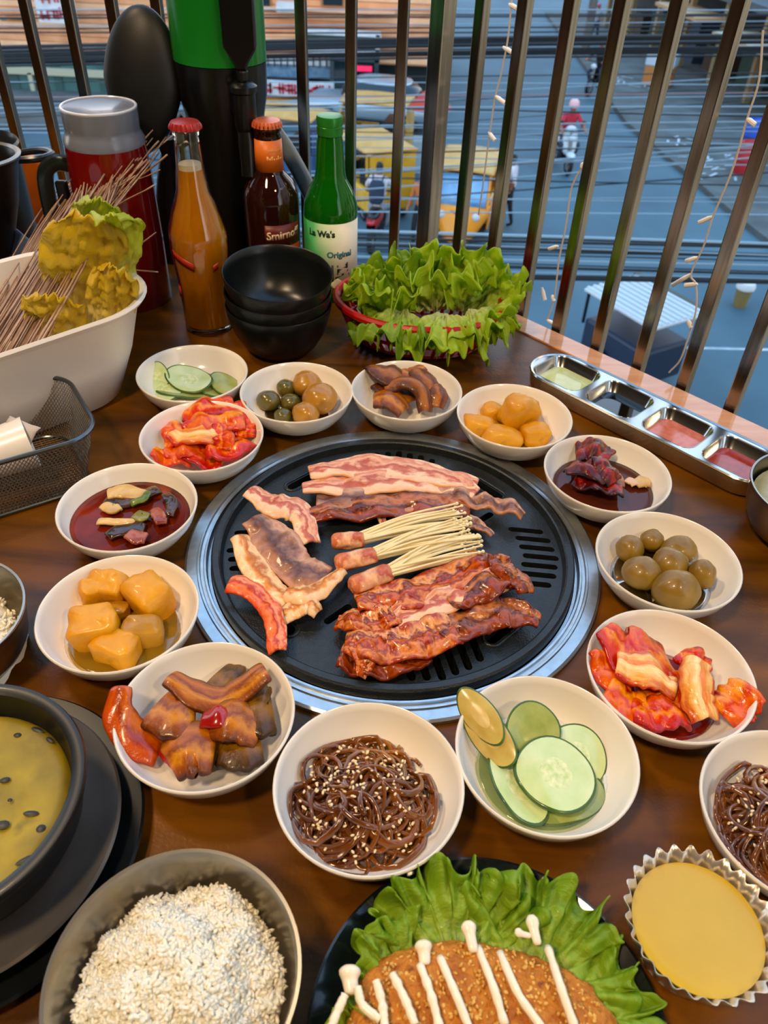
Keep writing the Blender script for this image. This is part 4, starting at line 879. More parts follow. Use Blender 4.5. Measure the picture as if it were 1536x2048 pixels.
# brown bottle
bb = thing('glass_bottle', 'dark brown glass bottle with orange crown cap and orange neck label', 'bottle', (-.1580, .9850, 0))
MB().lathe([(0, .004), (.026, .004), (.0325, 0), (.0345, .003), (.0345, .122), (.0335, .132), (.0270, .146), (.0190, .154), (.0172, .160), (.0160, .195), (.0155, .2005), (.0168, .202), (.0168, .2085), (.0150, .2105), (0, .2105)], 56).build('glass', BRN, bb, ang=60)
crown(bb, .2060, .0166, mat('cap_orange', '#c4562a', '#d26a3a', sc=60, rough=.35, metal=.2))
_p = MB(); _p.grid(lambda u, v: V(((.01765 - .0014 * v) * math.cos(-2.75 + 2.9 * u), (.01765 - .0014 * v) * math.sin(-2.75 + 2.9 * u), .1570 + .0365 * v)), 24, 1); _p.build('neck_label', mat('label_orange', '#cf5a12', '#dd7420', sc=12, rough=.4), bb, solid=.0002)
_p = MB(); cyl_text(_p, 'Mule', .01705, -.95, .1690, .0110, bold=.0002); cyl_text(_p, 'SMIRNOFF', .01690, -.95, .1810, .0040); _p.build('neck_lettering', mat('print_gold', '#f0b060', rough=.4), bb, solid=.0002)
_p = MB(); cyl_patch(_p, .03470, -1.72, -.30, .0785, .1010); _p.build('banner_label', mat('label_brown', '#5c1a0e', '#6e2412', sc=20, rough=.4), bb, solid=.0002)
_p = MB(); cyl_patch(_p, .03470, -1.42, -.20, .0280, .0740); _p.build('red_label', mat('label_red', '#a83a1a', '#8c2a12', sc=20, rough=.4), bb, solid=.0002)
_p = MB(); cyl_text(_p, 'Smirnoff', .03500, -1.0, .0845, .0135, bold=.0004, tilt=.06); cyl_text(_p, 'MULE', .03500, -.88, .0400, .0150, bold=.0003, tilt=.10); cyl_text(_p, 'GINGER & LIME', .03500, -.85, .0620, .0036); _p.build('label_lettering', mat('print_cream', '#eac9a4', rough=.5), bb, solid=.0002)
# green bottle
gb = thing('glass_bottle', 'green glass bottle with green screw cap and pale green label', 'bottle', (-.0845, .9900, 0))
MB().lathe([(0, .004), (.026, .004), (.0320, 0), (.0338, .003), (.0340, .108), (.0330, .120), (.0270, .136), (.0200, .148), (.0182, .156), (.0160, .190), (.0140, .200), (.0140, .207), (.0128, .207), (.0126, .198), (.0145, .188), (.0168, .155), (.0186, .146), (.0256, .134), (.0314, .119), (.0322, .108), (.0320, .008), (0, .009)], 56).build('glass', GRN, gb, ang=60)
MB().lathe([(0, .0094), (.0315, .0094), (.0318, .108), (.0310, .119), (.0252, .134), (.0182, .146), (.0168, .150), (0, .150)], 48).build('drink', mat('clear_drink', '#9fd88a', rough=.02, trans=.95, ior=1.33), gb, ang=60)
GCAP = mat('green_cap', '#2c8a2e', '#247a28', sc=40, rough=.3, metal=.35)
MB().lathe([(.0146, .1985), (.0155, .1990), (.0157, .2085), (.0152, .2090), (.0157, .2095), (.0160, .2170), (.0150, .2195), (.0100, .2202), (0, .2204)], 48).build('screw_cap', GCAP, gb, ang=40)
def lbl():
    m = bpy.data.materials.new('green_label_print'); m.use_nodes = True; n = m.node_tree; N = n.nodes; L = n.links; b = N['Principled BSDF']
    t = N.new('ShaderNodeTexCoord'); s = N.new('ShaderNodeSeparateXYZ'); L.new(t.outputs['UV'], s.inputs[0]); x = N.new('ShaderNodeTexNoise'); x.inputs['Scale'].default_value = 3; L.new(t.outputs['UV'], x.inputs[0])
    a = N.new('ShaderNodeMath'); a.operation = 'MULTIPLY_ADD'; a.inputs[1].default_value = .3; L.new(x.outputs['Fac'], a.inputs[0]); L.new(s.outputs['X'], a.inputs[2])
    r = N.new('ShaderNodeValToRGB'); L.new(a.outputs[0], r.inputs[0]); e = r.color_ramp.elements; e[0].position = .42; e[0].color = lin('#3fae62'); e[1].position = .82; e[1].color = lin('#efe6d2')
    L.new(r.outputs[0], b.inputs['Base Color']); b.inputs['Roughness'].default_value = .45; return m
_p = MB(); cyl_patch(_p, .0342, -3.05, -.05, .014, .1040, n=40); _p.build('label', lbl(), gb, solid=.0002)
_p = MB(); cyl_text(_p, "La Wa's", .0345, -1.85, .0880, .0110, bold=.0005); _p.build('label_lettering', mat('print_dark_green', '#163a2c', rough=.5), gb, solid=.0002)
_p = MB(); cyl_text(_p, 'Original', .0345, -1.15, .0620, .0105, bold=.0004); _p.build('label_lettering', mat('print_teal', '#2a7a86', rough=.5), gb, solid=.0002)
_p = MB(); cyl_text(_p, '새로', .0345, -1.35, .0330, .0230, bold=.0006, tilt=.16); _p.build('brush_lettering', mat('print_black', '#16201c', rough=.5), gb, solid=.0002)
_p = MB(); _p.grid(lambda u, v: V((.0344 * math.cos(-1.25 + .5 * (u - .5) * math.sin(PI * (v * .98 + .01))), .0344 * math.sin(-1.25 + .5 * (u - .5) * math.sin(PI * (v * .98 + .01))), .018 + .016 * v)), 8, 10); _p.build('flower_print', mat('print_cream_flower', '#e6dcc0', rough=.5), gb, solid=.0002)

# ---------------------------------------------------------------- drink tower
tw = thing('drink_tower', 'tall drink dispenser with green cylinder, black base and tap', 'dispenser', (-.2200, 1.052, 0))
MB().lathe([(0, 0), (.048, 0), (.050, .004), (.050, .014), (.050, .024), (.049, .05), (.0475, .11), (.0485, .20), (.0535, .225), (.0545, .2600), (0, .2600)], 56).build('base', BLACKPL, tw, ang=40)
MB().lathe([(.0535, .2600), (.0550, .2610), (.0550, .56), (0, .56)], 56).build('green_cylinder', mat('green_tower', '#0f7a22', '#0c6a1c', sc=6, rough=.25, coat=.4), tw, ang=40)
# tap: valve body, spout, lever
tp = (.036, -.060)
mb = MB(); mb.tube([(tp[0] * .75, tp[1] * .7, .222), (tp[0], tp[1], .222)], .0120, 14); mb.lathe([(0, .195), (.0110, .196), (.0135, .204), (.0135, .238), (.0160, .240), (.0160, .246), (.011, .250), (0, .250)], 24, c=(tp[0], tp[1], 0))
tap = mb.build('tap', BLACKPL, tw, ang=40)
MB().tube([(tp[0], tp[1], .200), (tp[0] + .001, tp[1] - .004, .186), (tp[0] + .002, tp[1] - .010, .165), (tp[0] + .002, tp[1] - .012, .150)], [.011, .0115, .0100, .0095], 14).build('spout', BLACKPL, tap)
lv = MB(); lv.tube([(tp[0], tp[1], .250), (tp[0], tp[1], .262)], [.006, .007], 12)
pr = [(-.006, .262), (-.0075, .268), (-.0185, .284), (-.0190, .335), (.0190, .335), (.0185, .284), (.0075, .268), (.006, .262)]
lv.add([V((tp[0] + x, tp[1] - .005, z)) for x, z in pr] + [V((tp[0] + x, tp[1] + .005, z)) for x, z in pr], [tuple(range(8)), tuple(range(15, 7, -1))] + [(i, 8 + i, 8 + (i + 1) % 8, (i + 1) % 8) for i in range(8)])
lv.build('lever', BLACKPL, tap, smooth=False, bev=.002)
ST = mat('clear_grey_plastic', '#8e98a0', rough=.15, trans=.3, coat=.4)
MB().tube(spline([(.050, .010, .19), (.078, .012, .15), (.108, .010, .09), (.125, .008, .02), (.127, .008, .001)], 16), [.006] * 17, 10, flat=1.8).build('support_leg', ST, tw)
MB().tube(spline([(-.050, .010, .19), (-.078, .012, .15), (-.095, .010, .09), (-.102, .008, .001)], 16), [.006] * 17, 10, flat=1.8).build('support_leg', BLACKPL, tw)

# ---------------------------------------------------------------- pitcher with red drink, and black ladle
REDD = mat('red_drink', '#7a0b0c', '#64080a', sc=8, rough=.08, coat=.6, trans=.25, ior=1.34)
FRO = mat('frosted_lid', '#7d8392', rough=.22, trans=.3, ior=1.4, coat=.3)
pt = thing('drink_pitcher', 'tall pitcher of dark red drink with a frosted grey lid', 'pitcher', (-.3400, .9480, 0))
MB().lathe([(0, 0), (.046, 0), (.049, .004), (.0485, .08), (.0470, .16), (.0450, .190), (0, .190)], 56).build('body', REDD, pt, ang=50)
lid = MB().lathe([(.0450, .190), (.0455, .195), (.0425, .201), (.0410, .2060), (.0415, .2080), (.0420, .2270), (.0400, .2290), (.0370, .2275), (0, .2262)], 56).build('lid', FRO, pt, ang=40)
MB().tube(ov(.0405, .0405, .2285, 48), .0016, 8, closed=True).build('lid_rim', mat('lid_rim_plastic', '#c5c9d3', rough=.2, coat=.4), lid)
hp = spline([(-.044, -.004, .165), (-.060, -.012, .168), (-.072, -.018, .152), (-.074, -.018, .09), (-.070, -.015, .035), (-.050, -.006, .022)], 30)
MB().tube(hp, .0062, 10, flat=1.5).build('handle', mat('handle_grey', '#2b3130', rough=.2, metal=.6), pt)
hpan = MB().box((-.056, -.014, .085), (.014, .010, .130)).build('handle_panel', BLACKPL, pt, smooth=False, bev=.003)
for z in (.102, .078):
    MB().lathe([(0, .0014), (.0022, .0012), (.0030, 0), (0, 0)], 14, M=Matrix.Rotation(PI / 2, 3, 'X')).build('screw', mat('copper_screw', '#c07a4a', rough=.3, metal=.8), hpan, loc=(-.056, -.0190, z))
ld = thing('black_ladle', 'large black ladle standing upright beside the drink tower', 'ladle', (-.312, 1.058, 0))
def ladle_bowl():
    mb = MB(); R = (.046, .022, .078)
    def fn(u, v):
        th = 2 * PI * v; q = (.03 + .97 * u) * PI / 2
        x = math.sin(q) * math.cos(th); z = math.sin(q) * math.sin(th); sx = 1 - .20 * max(0, -z) - .06 * max(0, z)
        return V((R[0] * x * sx, -R[1] * math.cos(q), R[2] * z))
    mb.grid(fn, 14, 48, wrap=True); mb.f.append(tuple(range(48))); mb.m.append(0); return mb
lb = ladle_bowl().build('bowl', mat('ladle_nylon', '#0f1113', rough=.45), ld, ang=180, loc=(0, -.020, .2350), rot=(-.12, .12, 0), solid=.002)
MB().tube(spline([(.014, -.010, .170), (.010, 0, .12), (.004, .002, .06), (0, 0, .0)], 12), [.014, .010] + [.007] * 11, 10, flat=.5).build('handle', mat('ladle_nylon', '#0f1113'), ld)

# ---------------------------------------------------------------- white tub with napa cabbage and dry noodles
TD = V((.69, .72, 0)).normalized(); tang = math.atan2(TD.y, TD.x)
TC = V((-.402, .682, 0))
tub = thing('white_tub', 'large white plastic tub of cabbage and noodle strands', 'tub', TC, tang)
mb = MB()
def R4(hx, hy, r, z): return [V((x, y, z)) for x, y in rounded_rect(hx, hy, r, 10)]
loft(mb, [R4(.110, .066, .05, .0), R4(.118, .072, .055, .004), R4(.138, .083, .065, .05), R4(.152, .090, .07, .098), R4(.160, .0955, .075, .1035), R4(.1625, .0975, .077, .1070), R4(.160, .096, .075, .1100), R4(.1535, .0915, .07, .1080), R4(.136, .081, .064, .05), R4(.115, .069, .052, .006)])
mb.add(R4(.110, .066, .05, .0), [tuple(reversed(range(44)))])
mb.build('body', WHITEP, tub, ang=45)
NAP = leaf_mat('napa_cabbage', '#e2c21c', '#ead03c', '#f4eaa8'); NAPG = leaf_mat('napa_cabbage_green', '#c6d026', '#d8da48', '#eeecac')
gq = 'napa cabbage leaves in the white tub'
def long_leaf(base, d, nrm, L, W, seed, m, label, curl=0.0, lean=0.0):
    base = V(base); d = V(d).normalized(); nrm = (V(nrm) - d * V(nrm).dot(d)).normalized(); s = d.cross(nrm)
    def fn(u, v):
        x = (v - .5) * 2; hw = W * (.42 + .58 * math.sin(PI * min(1, .12 + u * .62))) * (1 - max(0, u - .78) ** 2 * 9) * (1 + .10 * nz((u * 6, x * .4 + (3 if x > 0 else 0), seed)))
        ln = L * u * (1 - .10 * x * x * u)
        h = -.45 * W * x * x * (1 - u * .4) + .008 * nz((u * 5, x * 2.5, seed)) * (.4 + u) + .0055 * nz((u * 13, x * 6, seed + 2)) + .0025 * nz((u * 34, x * 14, seed + 2)) + .004 * abs(x) ** 4 * math.sin(u * 26 + seed)
        b_ = max(0, u - .66) / .34; h += curl * b_ * b_; ln -= abs(curl) * .55 * b_ ** 2.2
        rib = .0025 * math.exp(-(x / .16) ** 2) * (1 - u)
        return d * ln + s * (hw * x + lean * b_ * b_) + nrm * (h + rib)
    o = MB().grid(fn, 54, 30).build('cabbage_leaf', m, None, ang=180, loc=base, solid=.0010)
    return tag(o, label, 'cabbage', gq)
def standing(bpx, bz, tpx, ty, W, m, l, seed, nrm=(.2, -1, .15), **kw):
    b0 = U(bpx[0], bpx[1], bz); t0 = UY(tpx[0], tpx[1], ty); d0 = t0 - b0
    long_leaf(b0, d0, nrm, d0.length * 1.08, W, seed, m, l, **kw)
standing((178, 600), .04, (205, 395), .790, .030, NAPG, 'crinkled yellow green cabbage leaf behind the tall one', 35, curl=.010)
standing((160, 665), .04, (178, 450), .728, .042, NAP, 'broad golden cabbage leaf standing in the white tub', 31, nrm=(.35, -1, .1))
standing((215, 650), .05, (255, 385), .745, .027, NAPG, 'tall yellow green cabbage leaf curling over at the top', 32, nrm=(.55, -.8, .1), curl=.030, lean=-.022)
standing((212, 676), .06, (230, 545), .705, .024, NAP, 'smaller crinkled cabbage leaf at the front rim of the tub', 33)
standing((115, 700), .05, (100, 600), .690, .030, NAP, 'low cabbage leaf at the left of the tub', 34)
nb = thing('noodle_bunch', 'bunch of thin dry brown noodle strands leaning out of the white tub', 'noodles', (-.42, .66, .03))
mb = MB(); rnd = random.Random(3)
for k in range(170):
    u, v = rnd.gauss(0, 1), rnd.gauss(0, 1)
    p0 = U(20 + 34 * u, 690 + 30 * v, .07) ; p1 = U(158 + 24 * u + 8 * v, 440 + 20 * v, .130 + .006 * v)
    hh = rnd.uniform(0, 1); p2 = U(252 + 26 * u + 20 * rnd.gauss(0, 1), 285 + 26 * rnd.gauss(0, 1), .178 + .006 * u)
    ps = spline([p0, p1, p2], 12); ps = [p - V((-.42, .66, .03)) + V((0, .002 * nz((i * .7, k, 0)), 0)) for i, p in enumerate(ps)]
    mb.tube(ps, rnd.uniform(.0006, .0011), 4)
for a, b in (((205, 350), (190, 330)), ((265, 500), (312, 465)), ((268, 540), (316, 544))):
    p0 = U(*a, .10); p1 = U(*b, .105); mb.tube([p - V((-.42, .66, .03)) for p in spline([p0, p1], 6)], .0008, 4)
tag(mb.build('strands', mat('dry_noodle', '#8d6a55', '#b8977c', '#75523f', sc=40, rough=.4, coat=.2), nb, ang=180), kind='stuff')

# ---------------------------------------------------------------- wire basket with napkins
wd = V((-.83, -.557, 0)).normalized(); wn = V((.557, -.83, 0))
WC = V((-.262, .560, 0)) + wd * .098 - wn * .050
wb = thing('wire_basket', 'grey wire mesh basket holding white cups and napkins', 'basket', WC, math.atan2(wd.y, wd.x))
def wb_pt(sx, z): k = .80 + .20 * z / .062; return k
WIRE = mat('basket_wire', '#9a948a', rough=.35, metal=.9)
HXb, HYb = .105, .060
def rrp(z, n=10):
    k = .84 + .16 * z / .062; return [V((x, y, z)) for x, y in rounded_rect(HXb * k, HYb * k, .03 * k, n)]
MB().tube(rrp(.062), .0022, 8, closed=True).build('rim', mat('basket_rim', '#5d6468', rough=.25, metal=.9), wb)
MB().tube(rrp(.003), .0018, 8, closed=True).build('base_ring', mat('basket_rim', '#5d6468'), wb)
mb = MB(); 
ring = []
for i in range(160):
    P0, P1 = rrp(.062, 20), rrp(.003, 20); j = int(i / 160 * len(P0)); ring.append(j)
P0, P1 = rrp(.062, 24), rrp(.003, 24)
def along(P, t):
    n = len(P); Ls = [(P[(i + 1) % n] - P[i]).length for i in range(n)]; T = sum(Ls) * (t % 1.0); i = 0
    while T > Ls[i]: T -= Ls[i]; i += 1
    return P[i].lerp(P[(i + 1) % n], T / max(Ls[i], 1e-9))
for i in range(170):
    for sg in (1, -1):
        ps = [along(P1, i / 170)]
        ps = [along(P1, i / 170 + sg * .07 * q).lerp(along(P0, i / 170 + sg * .07 * q), q) for q in (0, .33, .66, 1)]
        mb.tube(ps, .00042, 3, caps=False)
for i in range(-22, 23):
    x = i * .0038; mb.tube([(x, -HYb * .82, .003), (x, HYb * .82, .003)], .00042, 3, caps=False)
for i in range(-12, 13):
    y = i * .0038; mb.tube([(-HXb * .82, y, .003), (HXb * .82, y, .003)], .00042, 3, caps=False)
tag(mb.build('wire_mesh', WIRE, wb, ang=180), kind='stuff')
NAPK = mat('napkin_paper', '#b9b0aa', rough=.8, sss=.1); PCUP = mat('white_cup', '#e6ded4', rough=.3, coat=.2)
def sheet(name, corners, z, bend, m, label, cat, th=.001, group=None):
    q = [U(x, y, zz) for (x, y), zz in zip(corners, z)]; c = sum(q, V()) / 4
    def fn(u, v): p = (q[0] * (1 - u) + q[1] * u) * (1 - v) + (q[3] * (1 - u) + q[2] * u) * v; return p - c + V((0, 0, bend * math.sin(PI * u) * (1 if v < .5 else .8) + .0015 * nz((u * 3, v * 3, bend * 90))))
    return tag(MB().grid(fn, 14, 8).build(name, m, None, ang=180, loc=c, solid=th), label, cat, group)
sheet('paper_napkin', [(2, 900), (20, 832), (82, 856), (60, 900)], [.045, .066, .062, .045], .004, NAPK, 'folded paper napkin standing in the wire basket', 'napkin')
# two white cups lying in the basket
def cup_lying(p, d, r, L, label):
    M = V(d).to_track_quat('Z', 'Y').to_matrix()
    o = MB().lathe([(0, .001), (r * .68, 0), (r * .72, .002), (r * .9, L * .5), (r, L), (r * .97, L), (r * .87, L * .5), (r * .68, .004), (0, .004)], 40, M=M).build('white_cup', PCUP, None, loc=p, ang=50)
    return tag(o, label, 'cup', 'white cups in the wire basket')
c1 = V((-.378, .532, .036)); cup_lying(c1, (.85, .50, .10), .024, .066, 'white cup lying on its side in the wire basket')
cup_lying(V((-.375, .490, .034)), (-.6, -.75, .05), .024, .055, 'white cup lying at the left end of the wire basket')

# ---------------------------------------------------------------- steel rice bowls
RICE = mat('cooked_rice', '#e9dfc8', '#f1ead9', sc=90, rough=.4, sss=.25)
def rice_bowl(x, y, r, h, label, rl_, seed, mound=.014, n=1500, zf=.58):
    rb_ = thing('rice_bowl', label, 'bowl', (x, y, 0.0003), group='steel rice bowls')
    pr = [(0, .003), (r * .50, .003), (r * .52, 0), (r * .58, 0), (r * .60, .003), (r * .80, h * .18), (r * .93, h * .45), (r * .985, h * .8), (r * .99, h * .93), (r * 1.02, h * .97), (r * 1.015, h), (r * .985, h * .995), (r * .965, h * .93), (r * .955, h * .8), (r * .90, h * .46), (r * .77, h * .21), (r * .55, .008), (0, .007)]
    MB().lathe(pr, 80).build('steel_bowl', STEELB, rb_, ang=50)
    rc = thing('cooked_rice', rl_, 'rice', (x, y, h * zf)); rnd = random.Random(seed); R_ = r * .86
    hz = lambda q, a: mound * (1 - (q / R_) ** 2) + .011 * nz((q * math.cos(a), q * math.sin(a), 0), 40, seed) + .005 * nz((q * math.cos(a), q * math.sin(a), 0), 105, seed)
    tag(MB().grid(lambda u, v: V((R_ * u * math.cos(2 * PI * v), R_ * u * math.sin(2 * PI * v), hz(R_ * u, 2 * PI * v) - .0015 - .012 * max(0, u - .9) * 10)), 24, 64, wrap=True).build('rice_bed', RICE, rc, ang=180), kind='stuff')
    gm = MB()
    for k in range(n):
        a = rnd.random() * 2 * PI; q = R_ * .98 * math.sqrt(rnd.random()); M = Matrix.Rotation(rnd.random() * 6.3, 3, 'Z') @ Matrix.Rotation(rnd.uniform(-.7, .7), 3, 'Y')
        gm.ell((q * math.cos(a), q * math.sin(a), hz(q, a) + rnd.uniform(-.0018, .0006)), (.0031, .0012, .0011), 6, 4, M=M)
    tag(gm.build('rice_grains', RICE, rc, ang=180), kind='stuff')
rice_bowl(-.0905, .1365, .0600, .050, 'large stainless bowl of white rice at the bottom of the picture', 'mound of white cooked rice in the front steel bowl', 3, mound=.026, n=4600, zf=.50)
rice_bowl(-.3030, .3500, .0560, .052, 'stainless bowl of rice cut by the left edge', 'white cooked rice in the left edge steel bowl', 4, n=700, zf=.45)
st2 = thing('steel_bowl', 'stainless bowl cut by the right edge beside the sauce tray', 'bowl', (.3760, .5350, .0003))
r, h = .0565, .052
MB().lathe([(0, .003), (r * .50, .003), (r * .52, 0), (r * .58, 0), (r * .60, .003), (r * .80, h * .18), (r * .93, h * .45), (r * .985, h * .8), (r * .99, h * .93), (r * 1.02, h * .97), (r * 1.015, h), (r * .985, h * .995), (r * .965, h * .93), (r * .955, h * .8), (r * .90, h * .46), (r * .77, h * .21), (r * .55, .008), (0, .007)], 80).build('body', STEELB, st2, ang=50)
tag(MB().lathe([(0, .038), (r * .9, .038), (r * .88, .034), (0, .034)], 48).build('pale_soup', mat('pale_soup', '#8a8458', '#a09868', sc=60, rough=.15, coat=.4), None, loc=(.3760, .5350, .0003)), 'pale soup in the steel bowl at the right edge', 'soup')

# ---------------------------------------------------------------- stone pot of steamed egg
sx_, sy_ = -.2320, .2140
STONE = mat('black_stoneware', '#0d1012', '#14181a', sc=90, rough=.38, coat=.1)
tag(MB().lathe([(0, .004), (.070, .004), (.075, 0), (.086, 0), (.0990, .006), (.1025, .010), (.1010, .0115), (.086, .0075), (.076, .0065), (0, .0065)], 96).build('serving_tray', mat('black_tray', '#0b0f11', rough=.35), None, loc=(sx_ - .006, sy_ + .002, .0003), ang=40), 'round black tray under the stone pot', 'tray')
tag(MB().lathe([(0, .004), (.060, .004), (.064, 0), (.070, .001), (.0850, .0120), (.0885, .0155), (.0870, .0170), (.0800, .0140), (.066, .0060), (0, .0058)], 96).build('metal_underplate', mat('grey_metal', '#6e6660', '#625b55', sc=30, rough=.42, metal=.4), None, loc=(sx_ - .003, sy_, .0072), ang=40), 'grey metal plate beneath the stone pot', 'plate')
sp_ = thing('stone_pot', 'black stone pot of yellow steamed egg at the left edge', 'pot', (sx_, sy_, .0135))
MB().lathe([(0, 0), (.052, 0), (.058, .004), (.0665, .022), (.0700, .040), (.0725, .0440), (.0740, .0490), (.0730, .0515), (.0695, .0520), (.0660, .0500), (.0645, .040), (.058, .020), (.048, .008), (0, .007)], 96).build('pot', STONE, sp_, ang=45)
EGG = mat('steamed_egg', '#75640a', '#9c860e', '#62560c', sc=34, rough=.5, coat=.0, bump=.4, bsc=70)
eg = thing('steamed_egg', 'yellow steamed egg with dark seaweed bits in the stone pot', 'egg', (sx_, sy_, .050))
MB().grid(lambda u, v: V(((.0645) * u * math.cos(2 * PI * v), .0645 * u * math.sin(2 * PI * v), .002 * nz((u * math.cos(2 * PI * v) * 3, u * math.sin(2 * PI * v) * 3, 0)) - .008 * max(0, u - .93) / .07)), 22, 60, wrap=True).build('egg_surface', EGG, eg, ang=180)
rnd = random.Random(12); SW = mat('seaweed_bit', '#0e120a', rough=.4)
for (a, b, L, w_, rz) in [(10, 1560, 22, 10, .3), (62, 1627, 34, 10, .05), (82, 1657, 20, 14, .3), (5, 1650, 30, 16, .2), (50, 1720, 40, 10, .6), (75, 1460, 30, 9, -.3), (35, 1470, 16, 8, .1), (100, 1480, 22, 8, -.5), (20, 1600, 10, 6, .2)]:
    p = U(a, b, .0508); k = px_size(p); mb = MB(); mb.ell((0, 0, 0), (L * .5 * k, w_ * .5 * k * 1.3, .0005), 10, 5); o = mb.build('seaweed_bit', SW, eg, loc=p - V((sx_, sy_, .050)), rot=(0, 0, rz))

# ---------------------------------------------------------------- black plate with cutlet
PC = V((.0640, .1240, 0))
tag(MB().lathe([(0, .003), (.055, .003), (.058, 0), (.064, 0), (.0660, .003), (.0850, .0130), (.0905, .0165), (.0910, .0180), (.0895, .0185), (.0830, .0150), (.0640, .0060), (0, .0055)], 96).build('black_plate', mat('black_plate', '#0c1114', rough=.18, coat=.3), None, loc=(PC.x, PC.y, .0003), ang=40), 'round black plate under the breaded cutlet', 'plate')
CUT = mat('breaded_crust', '#a0560a', '#c47c1c', '#80400a', sc=130, rough=.55, bump=1.0, bsc=420, lo=.3, hi=.6)
ct = thing('breaded_cutlet', 'golden breaded cutlet striped with white sauce on the black plate', 'cutlet', (PC.x - .004, PC.y - .006, .0135))
def cutz(x, y): return .012 * max(0, 1 - (abs(x) / .066) ** 3.2 - (abs(y) / .046) ** 2.6) ** .5
cmb = MB()
def cfn(p):
    q = V(p); k = 1 + .05 * nz(q, 35, 2) + .035 * nz(q, 150, 3); q = q * k; q.z += .0016 * nz(q, 260, 5) + .0012 * nz(q, 520, 8); return q
cmb.ell((0, 0, 0), (.068, .046, .0135), 120, 60, fn=cfn, e=.85)
cobj = cmb.build('crust', CUT, ct, ang=180, loc=(0, 0, .013), rot=(.0, 0, -.10))
crm = MB(); rnd = random.Random(8)
for k in range(900):
    a_ = rnd.random() * 2 * PI; q_ = math.sqrt(rnd.random()); x_, y_ = .066 * q_ * math.cos(a_), .0445 * q_ * math.sin(a_)
    e_ = max(0, 1 - (abs(x_) / .068) ** 2.35 - (abs(y_) / .046) ** 2.35); z_ = .0135 * e_ ** .43
    crm.ell((x_, y_, z_), (rnd.uniform(.0007, .0018), rnd.uniform(.0006, .0013), rnd.uniform(.0006, .0012)), 5, 4, M=Matrix.Rotation(rnd.random() * 6, 3, 'Z'))
tag(crm.build('crumbs', mat('crumb', '#b87c24', '#dcae58', '#8a500e', sc=160, rough=.6, lo=.3, hi=.6), ct, ang=180, loc=(0, 0, .0132), rot=(0, 0, -.10)), kind='stuff')
SAU = mat('white_sauce', '#efe0c6', rough=.25, sss=.2, coat=.4)
def on_cut(px, py, z): return U(px, py, z) - ct.location
for pts in ([(690, 1990), (672, 2030), (660, 2060)], [(715, 1975), (725, 2010), (760, 2040)], [(752, 1962), (765, 2010), (770, 2060)], [(785, 1948), (810, 2000), (830, 2050)], [(840, 1930), (862, 1990), (880, 2060)],
            [(880, 1915), (910, 1985), (940, 2060)], [(955, 1895), (985, 1970), (1010, 2050)], [(1000, 1905), (1035, 1985), (1085, 2060)], [(1095, 1895), (1120, 1970), (1150, 2055)]):
    mb = MB(); zz = .0425; ps = spline([on_cut(x, y, zz - .010 * max(0, (1960 - y) / 70)) for x, y in pts], 18)
    ps = [V((p.x, p.y, p.z + .0008 * nz(p, 90))) for p in ps]
    mb.tube(ps, [.0022 + .0007 * nz((i * .45, pts[0][0], 0)) for i in range(19)], 8); mb.build('sauce_stripe', SAU, ct, ang=180)
gq = 'lettuce leaves on the black plate'
for i, (b, d, nrm, L, W, m, l, kw) in enumerate([
    ((.050, .150, .016), (-.25, 1, .35), (0, -.3, 1), .056, .050, LETD, 'large frilly lettuce leaf at the back left of the cutlet', dict(ruffle=.0075, k=12, cup=.006, frill=1.1)),
    ((.085, .145, .017), (.45, .9, .25), (0, -.2, 1), .058, .050, LETD, 'large frilly lettuce leaf at the back right of the cutlet', dict(ruffle=.0075, k=12, cup=.004, frill=1.1)),
    ((.105, .130, .017), (1, .2, .15), (0, 0, 1), .045, .040, LETD, 'lettuce leaf at the right of the cutlet', dict(ruffle=.006, k=7, cup=.002)),
    ((.020, .120, .017), (-1, -.1, .25), (0, 0, 1), .038, .030, LET, 'small lettuce leaf at the left of the cutlet', dict(ruffle=.006, k=7, cup=.004)),
    ((.025, .145, .017), (-.7, .5, .4), (.2, 0, 1), .036, .030, LETD, 'small pale lettuce leaf behind the left end of the cutlet', dict(ruffle=.006, k=7, cup=.004))]):
    leaf(b, d, nrm, L, W, i + 51, m, l, gq, **kw)
gq = 'white sauce drips on the plate lettuce'  # drips of white sauce trailing from the lettuce towards the cutlet
for pts, hr, l in (([(935, 1842), (940, 1870), (948, 1905)], 14, 'white sauce drip with a rounded end at the back of the cutlet'), ([(1062, 1830), (1068, 1860), (1076, 1890)], 12, 'white sauce drip on the lettuce right of centre'), ([(845, 1880), (848, 1905), (850, 1930)], 16, 'white sauce drip behind the middle of the cutlet'), ([(700, 1930), (700, 1960), (705, 1990)], 20, 'broad white sauce drip behind the left end of the cutlet'), ([(1030, 1862), (1045, 1868), (1062, 1872)], 8, 'tiny white sauce drip lying on the lettuce')):
    q = [U(x, y, .039 - .001 * j) for j, (x, y) in enumerate(pts)]; k = px_size(q[0]); mb = MB()
    mb.tube([p - q[0] for p in spline(q, 10)], [hr * f_ * k for f_ in (.55, .95, 1.12, 1.1, .95, .82, .78, .76, .74, .72, .5)], 12, flat=.8); tag(mb.build('sauce_drip', mat('drip_sauce', '#ead9bd', '#f0e4cf', sc=60, rough=.3, sss=.2, coat=.3), None, loc=q[0], ang=180), l, 'mushroom', gq)  # sauce drips, kept under the mushroom category

